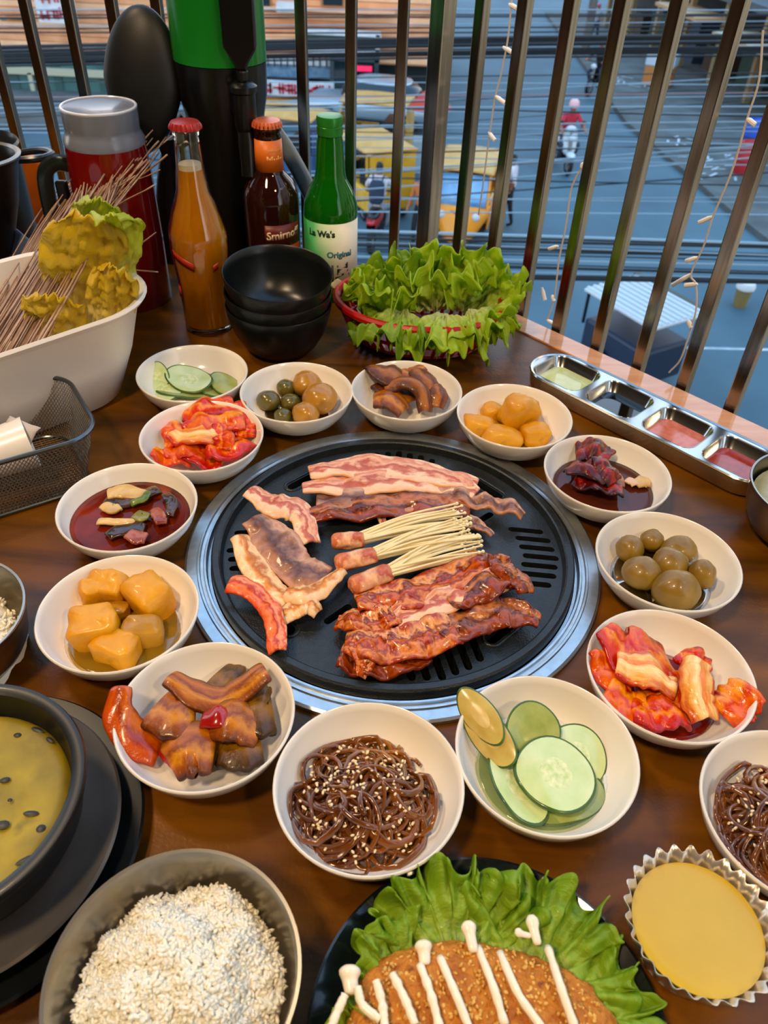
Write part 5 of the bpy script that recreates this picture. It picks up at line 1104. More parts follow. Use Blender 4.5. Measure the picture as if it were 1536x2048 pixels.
# ---------------------------------------------------------------- fluted cup of cheese
CC = V((.1800, .1790, 0))
cp = thing('fluted_cup', 'fluted foil cup filled with melted yellow cheese', 'cup', (CC.x, CC.y, .0003))
def flu(p, a, i): k = 1 + (.030 + .004 * i) * math.cos(26 * a) * (1 if i > 0 else 0); return V((p.x * k, p.y * k, p.z + .0012 * math.cos(26 * a) * (1 if i >= 4 else 0)))
MB().lathe([(.0270, .0008), (.0285, .003), (.0320, .013), (.0360, .024), (.0395, .0330)], 208, fn=flu).build('foil_wall', mat('foil', '#cfc6b8', rough=.28, metal=.75), cp, ang=180, solid=.0004)
MB().lathe([(0, .0008), (.0280, .0008)], 48).build('foil_base', mat('foil', '#cfc6b8'), cp, solid=.0004)
tag(MB().lathe([(0, .0255), (.030, .0254), (.0350, .0250), (.0345, .0225), (.028, .006), (0, .005)], 64).build('melted_cheese', mat('cheese', '#c09c0a', '#caa614', sc=14, rough=.3, sss=.2, coat=.35), None, loc=(CC.x, CC.y, .0003), ang=60), 'smooth yellow melted cheese in the fluted cup', 'cheese')

# ---------------------------------------------------------------- things at the far left edge
p = U(-56, 318, .17)
lp = thing('hot_pot', 'black pot with a wide grey rim cut by the left edge', 'pot', (p.x, p.y, 0))
MB().lathe([(0, 0), (.020, 0), (.020, .004), (.012, .010), (.012, .055), (.022, .075), (.038, .120), (.0490, .165), (.0525, .1700), (.0535, .174), (.0500, .1755), (.0455, .172), (.041, .150), (.030, .11), (0, .085)], 64).build('body', mat('black_pot_enamel', '#0a0809', rough=.35), lp, ang=45)
MB().lathe([(.0462, .1722), (.0500, .1762), (.0540, .1745), (.0532, .1725)], 64).build('rim', mat('grey_rim', '#9a948c', rough=.3, metal=.6), lp)
p = U(60, 420, 0) ; q = U(62, 395, .0)
OBP = U(86, 468, 0); om = MB(); om.box((0, 0, .055), (.052, .012, .110)); oo = om.build('orange_box', mat('orange_card', '#e06a08', '#ea7a10', sc=6, rough=.4), None, smooth=False, bev=.001, loc=(OBP.x, OBP.y, .0005), rot=(-.05, 0, -.2)); tag(oo, 'bright orange carton standing behind the left pot', 'box')
PAN = U(-62, 292, .15); ph = thing('steel_pan', 'grey steel pan with loop handle behind the pitcher', 'pan', (PAN.x, PAN.y, .0005), -.3)
MB().lathe([(0, 0), (.05, 0), (.055, .004), (.058, .150), (.061, .152), (.059, .155), (.0555, .150), (.052, .006), (0, .004)], 48).build('body', mat('pan_grey', '#3b4042', rough=.3, metal=.7), ph, ang=40)
MB().tube(spline([(.052, -.018, .142), (.090, -.024, .150), (.118, -.014, .153), (.120, .008, .153), (.092, .022, .150), (.052, .018, .142)], 26), .0042, 8).build('loop_handle', mat('pan_grey', '#3b4042'), ph)
sheet('blue_booklet', [(0, 500), (62, 528), (84, 500), (14, 444)], [.055, .055, .075, .085], .001, mat('booklet_print', '#5a6a8a', '#4a5a80', sc=14, rough=.5), 'blue grey printed booklet leaning behind the white tub', 'booklet', th=.003)
tag(MB().box((0, 0, .025), (.10, .05, .05)).build('black_caddy', BLACKPL, None, smooth=False, bev=.004, loc=(-.505, .868, .0005), rot=(0, 0, .6)), 'low black plastic caddy behind the white tub', 'caddy')

# ---------------------------------------------------------------- fairy light strings outside the railing
def UN(px, py, n):
    d = FW * F_PX + RT * (px - IW / 2) + UP * (IH / 2 - py); k = (n - (CAM.x + CAM.y) * SQ) / ((d.x + d.y) * SQ); return CAM + d * k
BULB = mat('led_tube', '#efe3d4', rough=.3, coat=.2); LWIRE = mat('light_wire', '#c9bcae', rough=.4)
for pts, bulbs, l in ([[(1027, -60), (1018, 60), (1004, 140), (991, 192), (982, 250), (975, 300), (966, 370), (957, 430)], [((1018, 8), (1034, 17)), ((1006, 94), (1026, 106)), ((991, 192), (1010, 207)), ((977, 264), (990, 281))], 'white fairy light string hanging just right of the corner post'],
                      [[(1196, 190), (1184, 260), (1166, 330), (1152, 355), (1141, 385), (1132, 450), (1118, 520), (1108, 600), (1094, 640)], [((1116, 492), (1098, 498)), ((1084, 575), (1090, 600)), ((1094, 640), (1112, 650)), ((1166, 325), (1164, 335)), ((1104, 590), (1108, 602))], 'white fairy light string hanging in front of the street beside the sauce tray end'],
                      [[(1526, 60), (1518, 160), (1495, 235), (1468, 330), (1440, 400), (1425, 435), (1408, 490), (1382, 548), (1392, 570), (1392, 620), (1378, 670), (1360, 720), (1338, 745)], [((1494, 237), (1510, 250)), ((1425, 433), (1398, 445)), ((1395, 515), (1372, 522)), ((1382, 548), (1345, 570)), ((1376, 640), (1382, 655)), ((1395, 568), (1370, 571))], 'long white fairy light string near the right edge']):
    c = UN(*pts[len(pts) // 2], .845); r_ = thing('fairy_light_string', l, 'string lights', c)
    q = spline([UN(x, y, .845) - c for x, y in pts], 60); q = [p + V((.0012 * nz((i, 0, 1)), .0012 * nz((0, i, 5)), 0)) for i, p in enumerate(q)]
    MB().tube(q, .0011, 5).build('wire', LWIRE, r_)
    for a, b in bulbs:
        A, B = UN(*a, .845) - c, UN(*b, .845) - c; MB().tube([A, A.lerp(B, .3), B], [.0013, .0026, .0026], 8).build('bulb', BULB, r_)

# ---------------------------------------------------------------- the street below
def UR(px, py): return U(px, py, ROAD_Z)
ROAD = mat('asphalt', '#46656f', '#375460', sc=.35, rough=.75, bump=.2, bsc=20, detail=8)
structure(MB().box((8, 60, ROAD_Z - .1), (160, 140, .2)).build('road', ROAD, smooth=False))
PAVE = mat('pavement', '#59605f', '#474d4c', sc=1.2, rough=.9)
a, b, c, d = UR(1090, 30), UR(1250, 250), UR(1470, 440), UR(1800, 700)
off = V((30, 4, 0))
structure(MB().prism([(p.x, p.y) for p in (a, b, c, d)][::-1] + [], ROAD_Z, ROAD_Z + .01).build('kerb_line', PAVE, smooth=False)) if False else None
pv = [a, b, c, d, d + V((14, 0, 0)), a + V((40, 10, 0))]
structure(MB().prism([(p.x, p.y) for p in pv], ROAD_Z, ROAD_Z + .14).build('pavement', PAVE, smooth=False))
pl2 = [UR(-900, 262), UR(520, 262), UR(700, 238), UR(800, 190), UR(800, 60), UR(-900, 60)]
structure(MB().prism([(p.x, p.y) for p in pl2], ROAD_Z, ROAD_Z + .14).build('pavement', PAVE, smooth=False))
WPAINT = mat('road_paint', '#b9c4c8', '#93a2a8', sc=3, rough=.7)
def strokes(px0, n, w, h, seed, label):
    rnd = random.Random(seed); o = UR(*px0); mb = MB()
    for k in range(n):
        x, y = rnd.uniform(-w, w), rnd.uniform(-h, h); a_ = rnd.choice((.2, 1.3, -.6, .8)); L = rnd.uniform(.25, .5)
        mb.box((x, y, .16), (L, .07, .004), M=Matrix.Rotation(a_, 3, 'Z'))
    tag(mb.build('painted_marks', WPAINT, None, smooth=False, loc=o), label, 'marking', 'worn white paint marks on the pavement edge')
strokes((1425, 345), 26, 1.0, 1.3, 1, 'worn white painted strokes on the pavement edge, right of the scooter')
strokes((1365, 292), 9, .6, .5, 2, 'short white painted strokes on the pavement edge, the middle patch')
strokes((1240, 172), 16, 1.2, 1.0, 3, 'white painted strokes on the pavement edge beside the black motorcycle')
p, q = UR(1290, 696), UR(1620, 704)
tag(MB().prism([(p.x, p.y), (q.x, q.y), (q.x, q.y + .09), (p.x, p.y + .09)], ROAD_Z + .002, ROAD_Z + .006).build('lane_line', WPAINT, None, smooth=False), 'thin white lane line on the road at the right', 'marking')

# ---- building across the street on the left
SID = mat('tan_siding', '#e0a272', '#cc8c5e', sc=1.5, rough=.7); SID2 = mat('tan_siding_pale', '#efbc90', '#dda87c', sc=1.5, rough=.7)
TEAL = mat('teal_shutter', '#3d6a66', '#35605c', sc=2, rough=.5); DGL = mat('dark_glass', '#16262c', rough=.1, coat=.3); WHT = mat('sign_white', '#cfd6d8', '#bcc6ca', sc=3, rough=.5); REDL = mat('sign_red', '#b8283a', rough=.5)
BY = 31.0
def wp(px, py, y=BY): return UY(px, py, y)
bl = thing('tan_building', 'tan two storey building across the street behind the bottles', 'building', (-7, BY, ROAD_Z))
O = bl.location
def bbox(name, px0, py0, px1, py1, y, dep, m, parent=bl, **kw):
    A, B = wp(px0, py0, y), wp(px1, py1, y); z0, z1 = min(A.z, B.z), max(A.z, B.z); x0, x1 = min(A.x, B.x), max(A.x, B.x)
    base = parent.matrix_world.translation if False else V(parent.location)
    return MB().box(((x0 + x1) / 2 - base.x, y + dep / 2 - base.y, (z0 + z1) / 2 - base.z), (x1 - x0, dep, z1 - z0)).build(name, m, parent, smooth=False, **kw)
zt2 = wp(400, 112).z
MB().box((-4.2, 4, (zt2 - ROAD_Z) + 4.2), (25.5, 8, 8.4)).build('upper_storey', SID, bl, smooth=False)
MB().box((-4.2, 4.6, (zt2 - ROAD_Z) / 2), (25.5, 7, zt2 - ROAD_Z)).build('ground_floor', mat('shop_dark', '#2d3a3c', '#243032', sc=2, rough=.7), bl, smooth=False)
for k in range(16):      # siding boards
    z = zt2 - ROAD_Z + .05 + .2 * k
    MB().box((-4.2, -.03, z + .09), (25.5, .05, .17)).build('siding_board', SID if k % 3 else SID2, bl, smooth=False)
for (x0, y0, x1, y1) in ((505, -40, 545, 24), (640, -60, 690, 16), (10, 30, 62, 44)):
    wi = bbox('window', x0, y0, x1, y1, BY - .12, .1, mat('window_tan', '#a87040', rough=.6)); bbox('pane', x0 + 5, y0 + 5, x1 - 5, y1 - 4, BY - .16, .06, DGL, bl)
bbox('ledge', 520, 18, 790, 30, BY - .7, .7, SID2); bbox('ledge', 380, 68, 620, 84, BY - .5, .5, SID2)
ac = bbox('air_conditioner', 552, 6, 590, 26, BY - .6, .5, WHT)
bbox('window_band', 0, 34, 66, 44, BY - .10, .08, mat('grey_band', '#5a6260', rough=.6))
bbox('teal_shutter', -80, 120, 340, 216, BY - .5, .3, TEAL); bbox('yellow_band', -80, 222, 340, 238, BY - .6, .2, mat('yellow_band', '#c98a1e', rough=.5)); bbox('grey_band', -80, 212, 340, 222, BY - .62, .2, WHT)
for y0 in (143, 190): bbox('pipe', -80, y0, 340, y0 + 5, BY - .7, .12, mat('pipe_cream', '#a8aa90', rough=.5))
bbox('pipe', 62, 146, 70, 215, BY - .7, .12, mat('pipe_cream', '#a8aa90'))
for k in range(9): bbox('shutter_rib', -60 + 44 * k, 122, -57 + 44 * k, 214, BY - .54, .05, mat('teal_dark', '#2c504d', rough=.5))
bbox('shop_front', 505, 116, 690, 160, BY - .5, .3, mat('shop_blue', '#41688a', '#6d90a4', sc=4, rough=.4)); bbox('white_lattice', 505, 112, 690, 134, BY - .6, .1, WHT)
for k in range(14): bbox('lattice_bar', 508 + 13 * k, 112, 511 + 13 * k, 134, BY - .68, .06, mat('black_bar', '#161a1c', rough=.5))
bbox('yellow_band', 505, 196, 600, 208, BY - .9, .2, mat('yellow_band', '#c98a1e')); bbox('eave', 500, 206, 690, 212, BY - 1.2, .5, WHT); bbox('eave', 600, 196, 692, 203, BY - 1.1, .4, mat('eave_wood', '#a8875a', rough=.6))
# signs
def sign(name, label, px0, py0, px1, py1, y, m, letters=None, lm=None, frame=None, hang=True):
    A, B = wp(px0, py0, y), wp(px1, py1, y); x0, x1, z0, z1 = min(A.x, B.x), max(A.x, B.x), min(A.z, B.z), max(A.z, B.z); cx, cz = (x0 + x1) / 2, (z0 + z1) / 2
    r_ = thing(name, label, 'sign', (cx, y, z0))
    MB().box((0, .08, (z1 - z0) / 2), (x1 - x0, .16, z1 - z0)).build('panel', m, r_, smooth=False)
    if frame:
        for (dx, dz, sx, sz) in ((0, z1 - z0, x1 - x0 + .2, .14), (0, 0, x1 - x0 + .2, .14), (-(x1 - x0) / 2, (z1 - z0) / 2, .14, z1 - z0), ((x1 - x0) / 2, (z1 - z0) / 2, .14, z1 - z0)):
            MB().box((dx, .05, dz), (sx, .25, sz)).build('frame', frame, r_, smooth=False)
    if letters:
        for (u, v, s) in letters:
            rnd = random.Random(int(u * 1000)); g = MB(); W_, H_ = s * (z1 - z0), s * (z1 - z0)
            for k in range(3): g.box((rnd.uniform(-.3, .3) * W_, 0, rnd.uniform(-.35, .35) * H_), (W_ * .85, .03, H_ * .16))
            for k in range(2): g.box((rnd.choice((-.35, 0, .35)) * W_, 0, 0), (W_ * .18, .03, H_))
            g.build('letter', lm, r_, smooth=False, loc=((u - .5) * (x1 - x0), -.02, v * (z1 - z0)))
    return r_
sign('shop_sign', 'white hanging sign with red lettering at the upper left', 62, -30, 154, 48, BY - 1.0, WHT, [(.2, .22, .28), (.45, .25, .28), (.7, .3, .28), (.3, .68, .3), (.62, .72, .3), (.9, .35, .25)], REDL)
sign('shop_sign', 'white shop fascia with tall red lettering above the brown bottle', 505, 160, 668, 196, BY - 1.1, WHT, [(.1 + .115 * k, .5, .72) for k in range(8)], REDL)
sign('led_screen', 'dark screen with a glowing red bar beside the shop fascia', 664, 116, 752, 174, BY - .9, DGL, None, None, mat('screen_frame', '#2b3a3e', rough=.4))
p = wp(722, 137, BY - .96); tag(MB().box((0, 0, 0), (.75, .06, .16)).build('red_light_bar', mat('red_glow', '#ff3060', rough=.4, emit='#ff2a55', estr=.35), None, smooth=False, loc=p), 'short red light bar on the dark screen', 'light')
sign('billboard_frame', 'white pipe framed dark billboard above the shop fascia', 598, 62, 755, 106, BY - .8, mat('board_green', '#27403e', '#1d3230', sc=2, rough=.4), None, None, WHT)
p = wp(790, 190, BY - .2)
sign('shop_sign', 'pale blue sign with small dark lettering left of the corner post', 690, 180, 800, 205, BY - .7, mat('sign_pale', '#9db4bd', rough=.5), [(.1 + .09 * k, .45, .4) for k in range(10)], mat('sign_ink', '#2b4a5c', rough=.5))

# ---- added out-of-view building, a light wall for the railing bars to reflect
nbb = thing('added_bounce_building', 'added tan building out of view, reflected in the railing bars', 'building', (8.2, 1.5, ROAD_Z))
MB().box((1.6, 0, 6), (3.2, 15, 12)).build('added_wall', mat('tan_bounce_plaster', '#e6d2b0', '#d8c2a0', sc=1.5, rough=.85), nbb, smooth=False)
for k in range(5):
    for z_ in (2.2, 5.2, 8.2): wq = MB().box((-.02, -5.4 + 2.7 * k, z_), (.08, 1.2, 1.4)).build('window', mat('window_tan', '#a87040'), nbb, smooth=False); MB().box((-.05, -5.4 + 2.7 * k, z_), (.06, 1.0, 1.2)).build('pane', DGL, wq, smooth=False)  # windows and panes of the added building
MB().box((-.15, 0, 3.6), (.3, 15, .2)).build('ledge', CONC, nbb, smooth=False)

# ---- shops on the right-hand pavement
rb0, rb1 = UR(1205, 60), UR(1640, 300); rv = (rb1 - rb0).normalized(); rn = V((-rv.y, rv.x, 0))
if rn.x < 0: rn = -rn
rs = thing('roadside_shop', 'dark open fronted roadside shop with tan awnings at the upper right', 'building', rb0)
def rbox(name, s0, s1, z0, z1, d0, d1, m):
    M = Matrix((rv, rn, V((0, 0, 1)))).transposed()
    return MB().box(((rv * (s0 + s1) / 2 + rn * (d0 + d1) / 2) + V((0, 0, (z0 + z1) / 2))), (s1 - s0, d1 - d0, z1 - z0), M=M).build(name, m, rs, smooth=False)
SL = (rb1 - rb0).length + 6
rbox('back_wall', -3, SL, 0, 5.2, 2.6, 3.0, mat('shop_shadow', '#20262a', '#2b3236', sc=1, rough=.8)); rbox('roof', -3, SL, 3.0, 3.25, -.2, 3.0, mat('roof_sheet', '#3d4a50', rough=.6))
for k in range(9): rbox('post', k * 3.1, k * 3.1 + .22, 0, 3.0, 0, .22, mat('tan_post', '#84714e', rough=.7))
for k in range(8): rbox('goods_rack', k * 3.1 + .5, k * 3.1 + 2.6, 0, 1.1 + .3 * (k % 3), 1.0, 1.9, [mat('rack_brown', '#3b2c22', rough=.7), mat('rack_green', '#1f3a30', rough=.7), mat('rack_blue', '#223a52', rough=.7)][k % 3])
rbox('awning', 8.5, 12.5, 2.3, 2.42, -1.2, .4, mat('awning_tan', '#b08c66', rough=.7)); rbox('awning', 14.5, 18.0, 2.2, 2.32, -1.4, .4, mat('awning_pale', '#a99c88', rough=.7))
def prop(name, label, cat, px, build, z=.14, sc=1.0, rz=0.0):
    g = UR(*px); g.z += z; return thing(name, label, cat, g, rz)
t = prop('plastic_barrel', 'red plastic barrel on the right pavement', 'barrel', (1486, 356), None)
BAR = [(0, 0), (.34, 0), (.36, .04), (.40, .3), (.40, .5), (.36, .8), (.34, .86), (.30, .86), (.28, .8), (0, .8)]
MB().lathe(BAR, 24).build('body', mat('barrel_red', '#a8252a', rough=.5), t); MB().tube([V((.405 * math.cos(2 * PI * i / 24), .405 * math.sin(2 * PI * i / 24), .4)) for i in range(24)], .03, 6, closed=True).build('hoop', mat('barrel_red_hoop', '#8c1c22', rough=.5), t)
t = prop('plastic_barrel', 'blue plastic barrel behind the red one on the right pavement', 'barrel', (1500, 306), None)
MB().lathe(BAR, 24).build('body', mat('barrel_blue', '#1f4fae', rough=.5), t); MB().tube([V((.405 * math.cos(2 * PI * i / 24), .405 * math.sin(2 * PI * i / 24), .4)) for i in range(24)], .03, 6, closed=True).build('hoop', mat('barrel_blue_hoop', '#183e8c', rough=.5), t)
t = prop('cooler_box', 'white and orange cooler box in front of the right shop', 'box', (1312, 178), None, rz=-.5)
MB().box((0, 0, .35), (1.1, .8, .7)).build('body', mat('cooler_orange', '#b8793e', rough=.6), t, smooth=False, bev=.05); MB().box((0, 0, .95), (1.15, .85, .5)).build('lid', mat('cooler_white', '#b9cbd8', rough=.5), t, smooth=False, bev=.06)
t = prop('round_sign', 'round red and white sign on a post at the upper right', 'sign', (1478, 120), None, rz=.2)
MB().tube([(0, 0, 0), (0, 0, 3.6)], .05, 8).build('post', mat('sign_post', '#7d8a90', rough=.4, metal=.5), t)
MB().lathe([(0, 0), (.62, 0), (.62, .05), (0, .05)], 32, M=Matrix.Rotation(PI / 2, 3, 'X')).build('disc', WHT, t, loc=(0, -.06, 3.2)); MB().lathe([(0, 0), (.46, 0), (.46, .03), (0, .03)], 32, M=Matrix.Rotation(PI / 2, 3, 'X')).build('red_centre', REDL, t, loc=(0, -.13, 3.2))
t = prop('utility_pole', 'pale concrete utility pole standing near the black motorcycle', 'pole', (1168, 112), None)
MB().lathe([(0, 0), (.20, 0), (.16, 9), (0, 9)], 16).build('shaft', CONC, t); MB().box((0, 0, 8.2), (2.2, .12, .14)).build('crossarm', DARKWOOD, t, smooth=False)
t = prop('market_umbrella', 'red market umbrella left of the corner post', 'umbrella', (852, 345), None, z=0)
MB().tube([(0, 0, 0), (0, 0, 2.3)], .03, 8).build('pole', WHT, t); MB().lathe([(.62, 1.72), (.30, 2.05), (0, 2.25)], 8).build('canopy', mat('umbrella_red', '#b03a2c', rough=.7), t, smooth=False, solid=.02); MB().box((0, .1, .45), (.9, .6, .9)).build('cart', mat('cart_white', '#8f9fa0', rough=.6), t, smooth=False, bev=.03)
t = prop('litter_bin', 'small white topped teal bin on the road at the right edge', 'bin', (1478, 612), None, z=0)
MB().lathe([(0, 0), (.13, 0), (.17, .4), (0, .4)], 16).build('body', mat('bin_teal', '#7a6a3c', rough=.6), t); MB().lathe([(.19, .4), (.20, .46), (.17, .54), (0, .56)], 16).build('lid', mat('bin_white', '#c8ccd0', rough=.5), t)

# ---- people
SKIN = mat('skin', '#8d5b40', rough=.5, sss=.1); HAIR = mat('black_hair', '#0c0b0b', rough=.5)
def person(name, label, loc, rz, pose, shirt, pants, head=None, backpack=None, sc=1.0, helmet=None):
    if pose == 'ride':
        J = {'pel': (0, 0, .82), 'spi': (0, .06, 1.05), 'che': (0, .13, 1.27), 'nec': (0, .17, 1.44), 'hea': (0, .20, 1.60), 'top': (0, .20, 1.72)}
        for s, n in ((-1, 'l'), (1, 'r')):
            J.update({'sh' + n: (s * .18, .14, 1.36), 'el' + n: (s * .30, .34, 1.14), 'wr' + n: (s * .31, .58, 1.08), 'ha' + n: (s * .30, .66, 1.08), 'hi' + n: (s * .10, 0, .80), 'kn' + n: (s * .23, .42, .72), 'an' + n: (s * .18, .26, .34), 'to' + n: (s * .19, .42, .28)})
    else:
        J = {'pel': (0, 0, .92), 'spi': (0, 0, 1.10), 'che': (0, .01, 1.30), 'nec': (0, .01, 1.46), 'hea': (0, .03, 1.60), 'top': (0, .03, 1.72)}
        for s, n in ((-1, 'l'), (1, 'r')):
            J.update({'sh' + n: (s * .18, 0, 1.38), 'el' + n: (s * .24, -.02 + .1 * s, 1.12), 'wr' + n: (s * .24, .10 + .12 * s, .92), 'ha' + n: (s * .24, .13 + .14 * s, .84), 'hi' + n: (s * .09, 0, .90), 'kn' + n: (s * .10, .04 + .10 * s, .50), 'an' + n: (s * .10, -.02 + .14 * s, .09), 'to' + n: (s * .11, .12 + .14 * s, .04)})
    E_ = [('pel', 'spi', 1), ('spi', 'che', 1), ('che', 'nec', 1), ('nec', 'hea', 0), ('hea', 'top', 3)]
    for n in 'lr': E_ += [('che', 'sh' + n, 1), ('sh' + n, 'el' + n, 1), ('el' + n, 'wr' + n, 0), ('wr' + n, 'ha' + n, 0), ('pel', 'hi' + n, 2), ('hi' + n, 'kn' + n, 2), ('kn' + n, 'an' + n, 2), ('an' + n, 'to' + n, 4)]
    RD = {'pel': .15, 'spi': .135, 'che': .155, 'nec': .06, 'hea': .095, 'top': .075, 'sh': .075, 'el': .048, 'wr': .036, 'ha': .04, 'hi': .10, 'kn': .065, 'an': .045, 'to': .04}
    ks = list(J); me = bpy.data.meshes.new('b'); me.from_pydata([J[k] for k in ks], [(ks.index(a_), ks.index(b_)) for a_, b_, _ in E_], [])
    o = bpy.data.objects.new('b', me); col.objects.link(o); md = o.modifiers.new('s', 'SKIN'); sv = me.skin_vertices[0].data
    for i, k in enumerate(ks):
        r__ = RD[k] if k in RD else RD[k[:2]]; sv[i].radius = (r__, r__ * (.8 if k in ('pel', 'spi', 'che') else 1)); sv[i].use_root = (k == 'pel')
    s2 = o.modifiers.new('u', 'SUBSURF'); s2.levels = 2; s2.render_levels = 2
    bpy.context.view_layer.update(); m2 = bpy.data.meshes.new_from_object(o.evaluated_get(bpy.context.evaluated_depsgraph_get())); bpy.data.objects.remove(o)
    m2.name = 'body'; m2.materials.clear()
    for q in (SKIN, shirt, pants, head or HAIR, BLACKPL): m2.materials.append(q)
    segs = [(V(J[a_]), V(J[b_]), mi) for a_, b_, mi in E_]
    for pl in m2.polygons:
        c_ = pl.center; best = (9, 0)
        for A, B, mi in segs:
            t_ = max(0, min(1, (c_ - A).dot(B - A) / max(1e-9, (B - A).length_squared))); dd = (c_ - A.lerp(B, t_)).length
            if dd < best[0]: best = (dd, mi)
        pl.material_index = best[1]; pl.use_smooth = True
    hc = V(J['hea'])
    for pl in m2.polygons:
        if (pl.center - hc).length < .2 and pl.center.z > hc.z - .06: pl.material_index = 0 if (pl.center.y > hc.y + .03 and pl.center.z < hc.z + .05) else 3
    root = thing(name, label, 'person', loc, rz); link('body', m2, root)
    fc_ = MB(); fc_.ell((-.035, .095, .01) , .012, 8, 6); fc_.ell((.035, .095, .01), .012, 8, 6); fc_.build('eyes', HAIR, root, loc=hc)
    MB().ell((0, .10, -.02), (.014, .02, .022), 8, 6).build('nose', SKIN, root, loc=hc)
    if helmet:
        MB().lathe([(.128, -.05), (.135, .02), (.12, .09), (.07, .135), (0, .15)], 20).build('helmet', helmet, root, loc=hc + V((0, -.01, .02)))
    if backpack:
        bp_ = MB().ell((0, 0, 0), (.17, .09, .25), 20, 14, e=.55).build('backpack', backpack, root, loc=(0, -.10, 1.16), rot=(-.22, 0, 0))
        for s in (-1, 1): MB().tube(spline([(s * .10, -.06, 1.36), (s * .12, .10, 1.46), (s * .13, .26, 1.32), (s * .14, .20, 1.08)], 10), .018, 6, flat=.5).build('strap', backpack, bp_).parent = root
    root.scale = (sc, sc, sc)
    return root
TYRE = mat('tyre', '#101213', rough=.7); RIMM = mat('wheel_rim', '#6a7276', rough=.3, metal=.8)
def wheel(parent, c, R, w_, name='wheel'):
    t_ = MB().lathe([(R * .68, -w_ * .4), (R * .85, -w_ * .5), (R * .98, -w_ * .3), (R, 0), (R * .98, w_ * .3), (R * .85, w_ * .5), (R * .68, w_ * .4), (R * .68, -w_ * .4)], 28, M=Matrix.Rotation(PI / 2, 3, 'Y')).build(name, TYRE, parent, loc=c)
    g = MB(); g.lathe([(R * .70, -w_ * .25), (R * .62, 0), (R * .70, w_ * .25)], 24, M=Matrix.Rotation(PI / 2, 3, 'Y'))
    for k in range(5): a_ = 2 * PI * k / 5; g.tube([(0, 0, 0), (0, R * .68 * math.cos(a_), R * .68 * math.sin(a_))], R * .05, 5)
    g.build('rim', RIMM, t_)
def motorbike(label, loc, rz, body, sc=1.0, scooter=False):
    r_ = thing('scooter' if scooter else 'motorcycle', label, 'motorcycle', loc, rz, group='motorcycles in the street')
    wheel(r_, (0, .62, .29), .29, .11); wheel(r_, (0, -.60, .29), .29, .12)
    MB().grid(lambda u, v: V(((.10 + .07 * math.sin(PI * u)) * math.cos(2 * PI * v), -.70 + 1.0 * u, .62 + .06 * math.sin(PI * u) + .14 * math.sin(2 * PI * v) * (1 - .3 * u))), 12, 18, wrap=True).build('body', body, r_, ang=180)
    MB().ell((0, -.22, .78), (.14, .42, .07), 18, 10, e=.7).build('seat', BLACKPL, r_)
    MB().ell((0, .05, .40), (.14, .26, .16), 14, 10, e=.7).build('engine', mat('engine_dark', '#1c1f22', rough=.4, metal=.5), r_)
    MB().tube([(0, .60, .30), (0, .46, .80), (0, .40, 1.02)], [.04, .05, .03], 10).build('fork', RIMM, r_)
    MB().tube([(-.34, .34, 1.04), (-.12, .42, 1.05), (.12, .42, 1.05), (.34, .34, 1.04)], .018, 8).build('handlebar', BLACKPL, r_)
    if scooter: MB().ell((0, .50, .72), (.20, .10, .36), 18, 12, e=.75).build('front_shield', body, r_, rot=(.2, 0, 0)); MB().ell((0, .66, .52), (.12, .2, .08), 14, 8).build('mudguard', body, r_)
    MB().ell((0, .56, .92), (.11, .09, .09), 14, 10).build('headlamp', mat('lamp_glass', '#b9c6cc', rough=.1, coat=.5), r_)
    MB().ell((0, -.72, .70), (.09, .05, .05), 12, 8).build('tail_lamp', mat('tail_red', '#b01a22', rough=.3, coat=.3), r_)
    for s in (-1, 1): MB().tube([(s * .2, .38, 1.05), (s * .28, .36, 1.22)], .008, 5).build('mirror_stem', BLACKPL, r_); MB().ell((s * .29, .36, 1.25), (.06, .015, .04), 10, 6).build('mirror', BLACKPL, r_)
    r_.scale = (sc, sc, sc); return r_
WS = mat('shirt_white', '#c9c6c8', '#b5b4ba', sc=6, rough=.8); JEAN = mat('jeans', '#2a3648', rough=.8); GREYP = mat('trousers_grey', '#7d858c', rough=.8)
g = UR(752, 486); motorbike('black motorcycle ridden by the person with a navy backpack', g, -.15, mat('bike_red', '#8f1d22', rough=.3, coat=.3), 1.05)
person('person', 'person in white shirt with navy backpack riding a motorcycle away', g, -.15, 'ride', WS, GREYP, None, mat('backpack_navy', '#1b2d44', '#16263a', sc=6, rough=.7), 1.05)
g = UR(1122, 336); motorbike('white scooter coming up the road between the bars', g, PI + .1, mat('scooter_white', '#c3d0d4', rough=.3, coat=.3), 1.1, True)
person('person', 'person in red top and pale pink helmet riding the white scooter', g, PI + .1, 'ride', mat('shirt_red', '#b02838', rough=.8), JEAN, None, None, 1.1, mat('helmet_pink', '#d9a6a6', rough=.3, coat=.3))
g = UR(1190, 186); motorbike('black motorcycle parked by the kerb at the top right', g, PI - .6, mat('bike_black', '#15181a', rough=.3, coat=.3), 1.1)
person('person', 'person in black with a red helmet sitting on the black motorcycle', g, PI - .6, 'ride', mat('shirt_black', '#17191c', rough=.8), JEAN, None, None, 1.1, mat('helmet_red', '#c02a24', rough=.3, coat=.3))
person('person', 'person in orange top walking beside the yellow three wheeler', UR(838, 492), 2.6, 'stand', mat('shirt_orange', '#b5652c', rough=.8), mat('pants_black', '#15171a', rough=.8))
person('person', 'person in striped white top standing right of the orange three wheeler', UR(1012, 450), 1.2, 'stand', WS, mat('pants_black', '#15171a'))
g = UR(1186, 88); person('person', 'person with pink cap standing far up the road by the pole', g, 2.0, 'stand', mat('shirt_grey', '#8a9094', rough=.8), JEAN, mat('cap_pink', '#c04a6a', rough=.6))

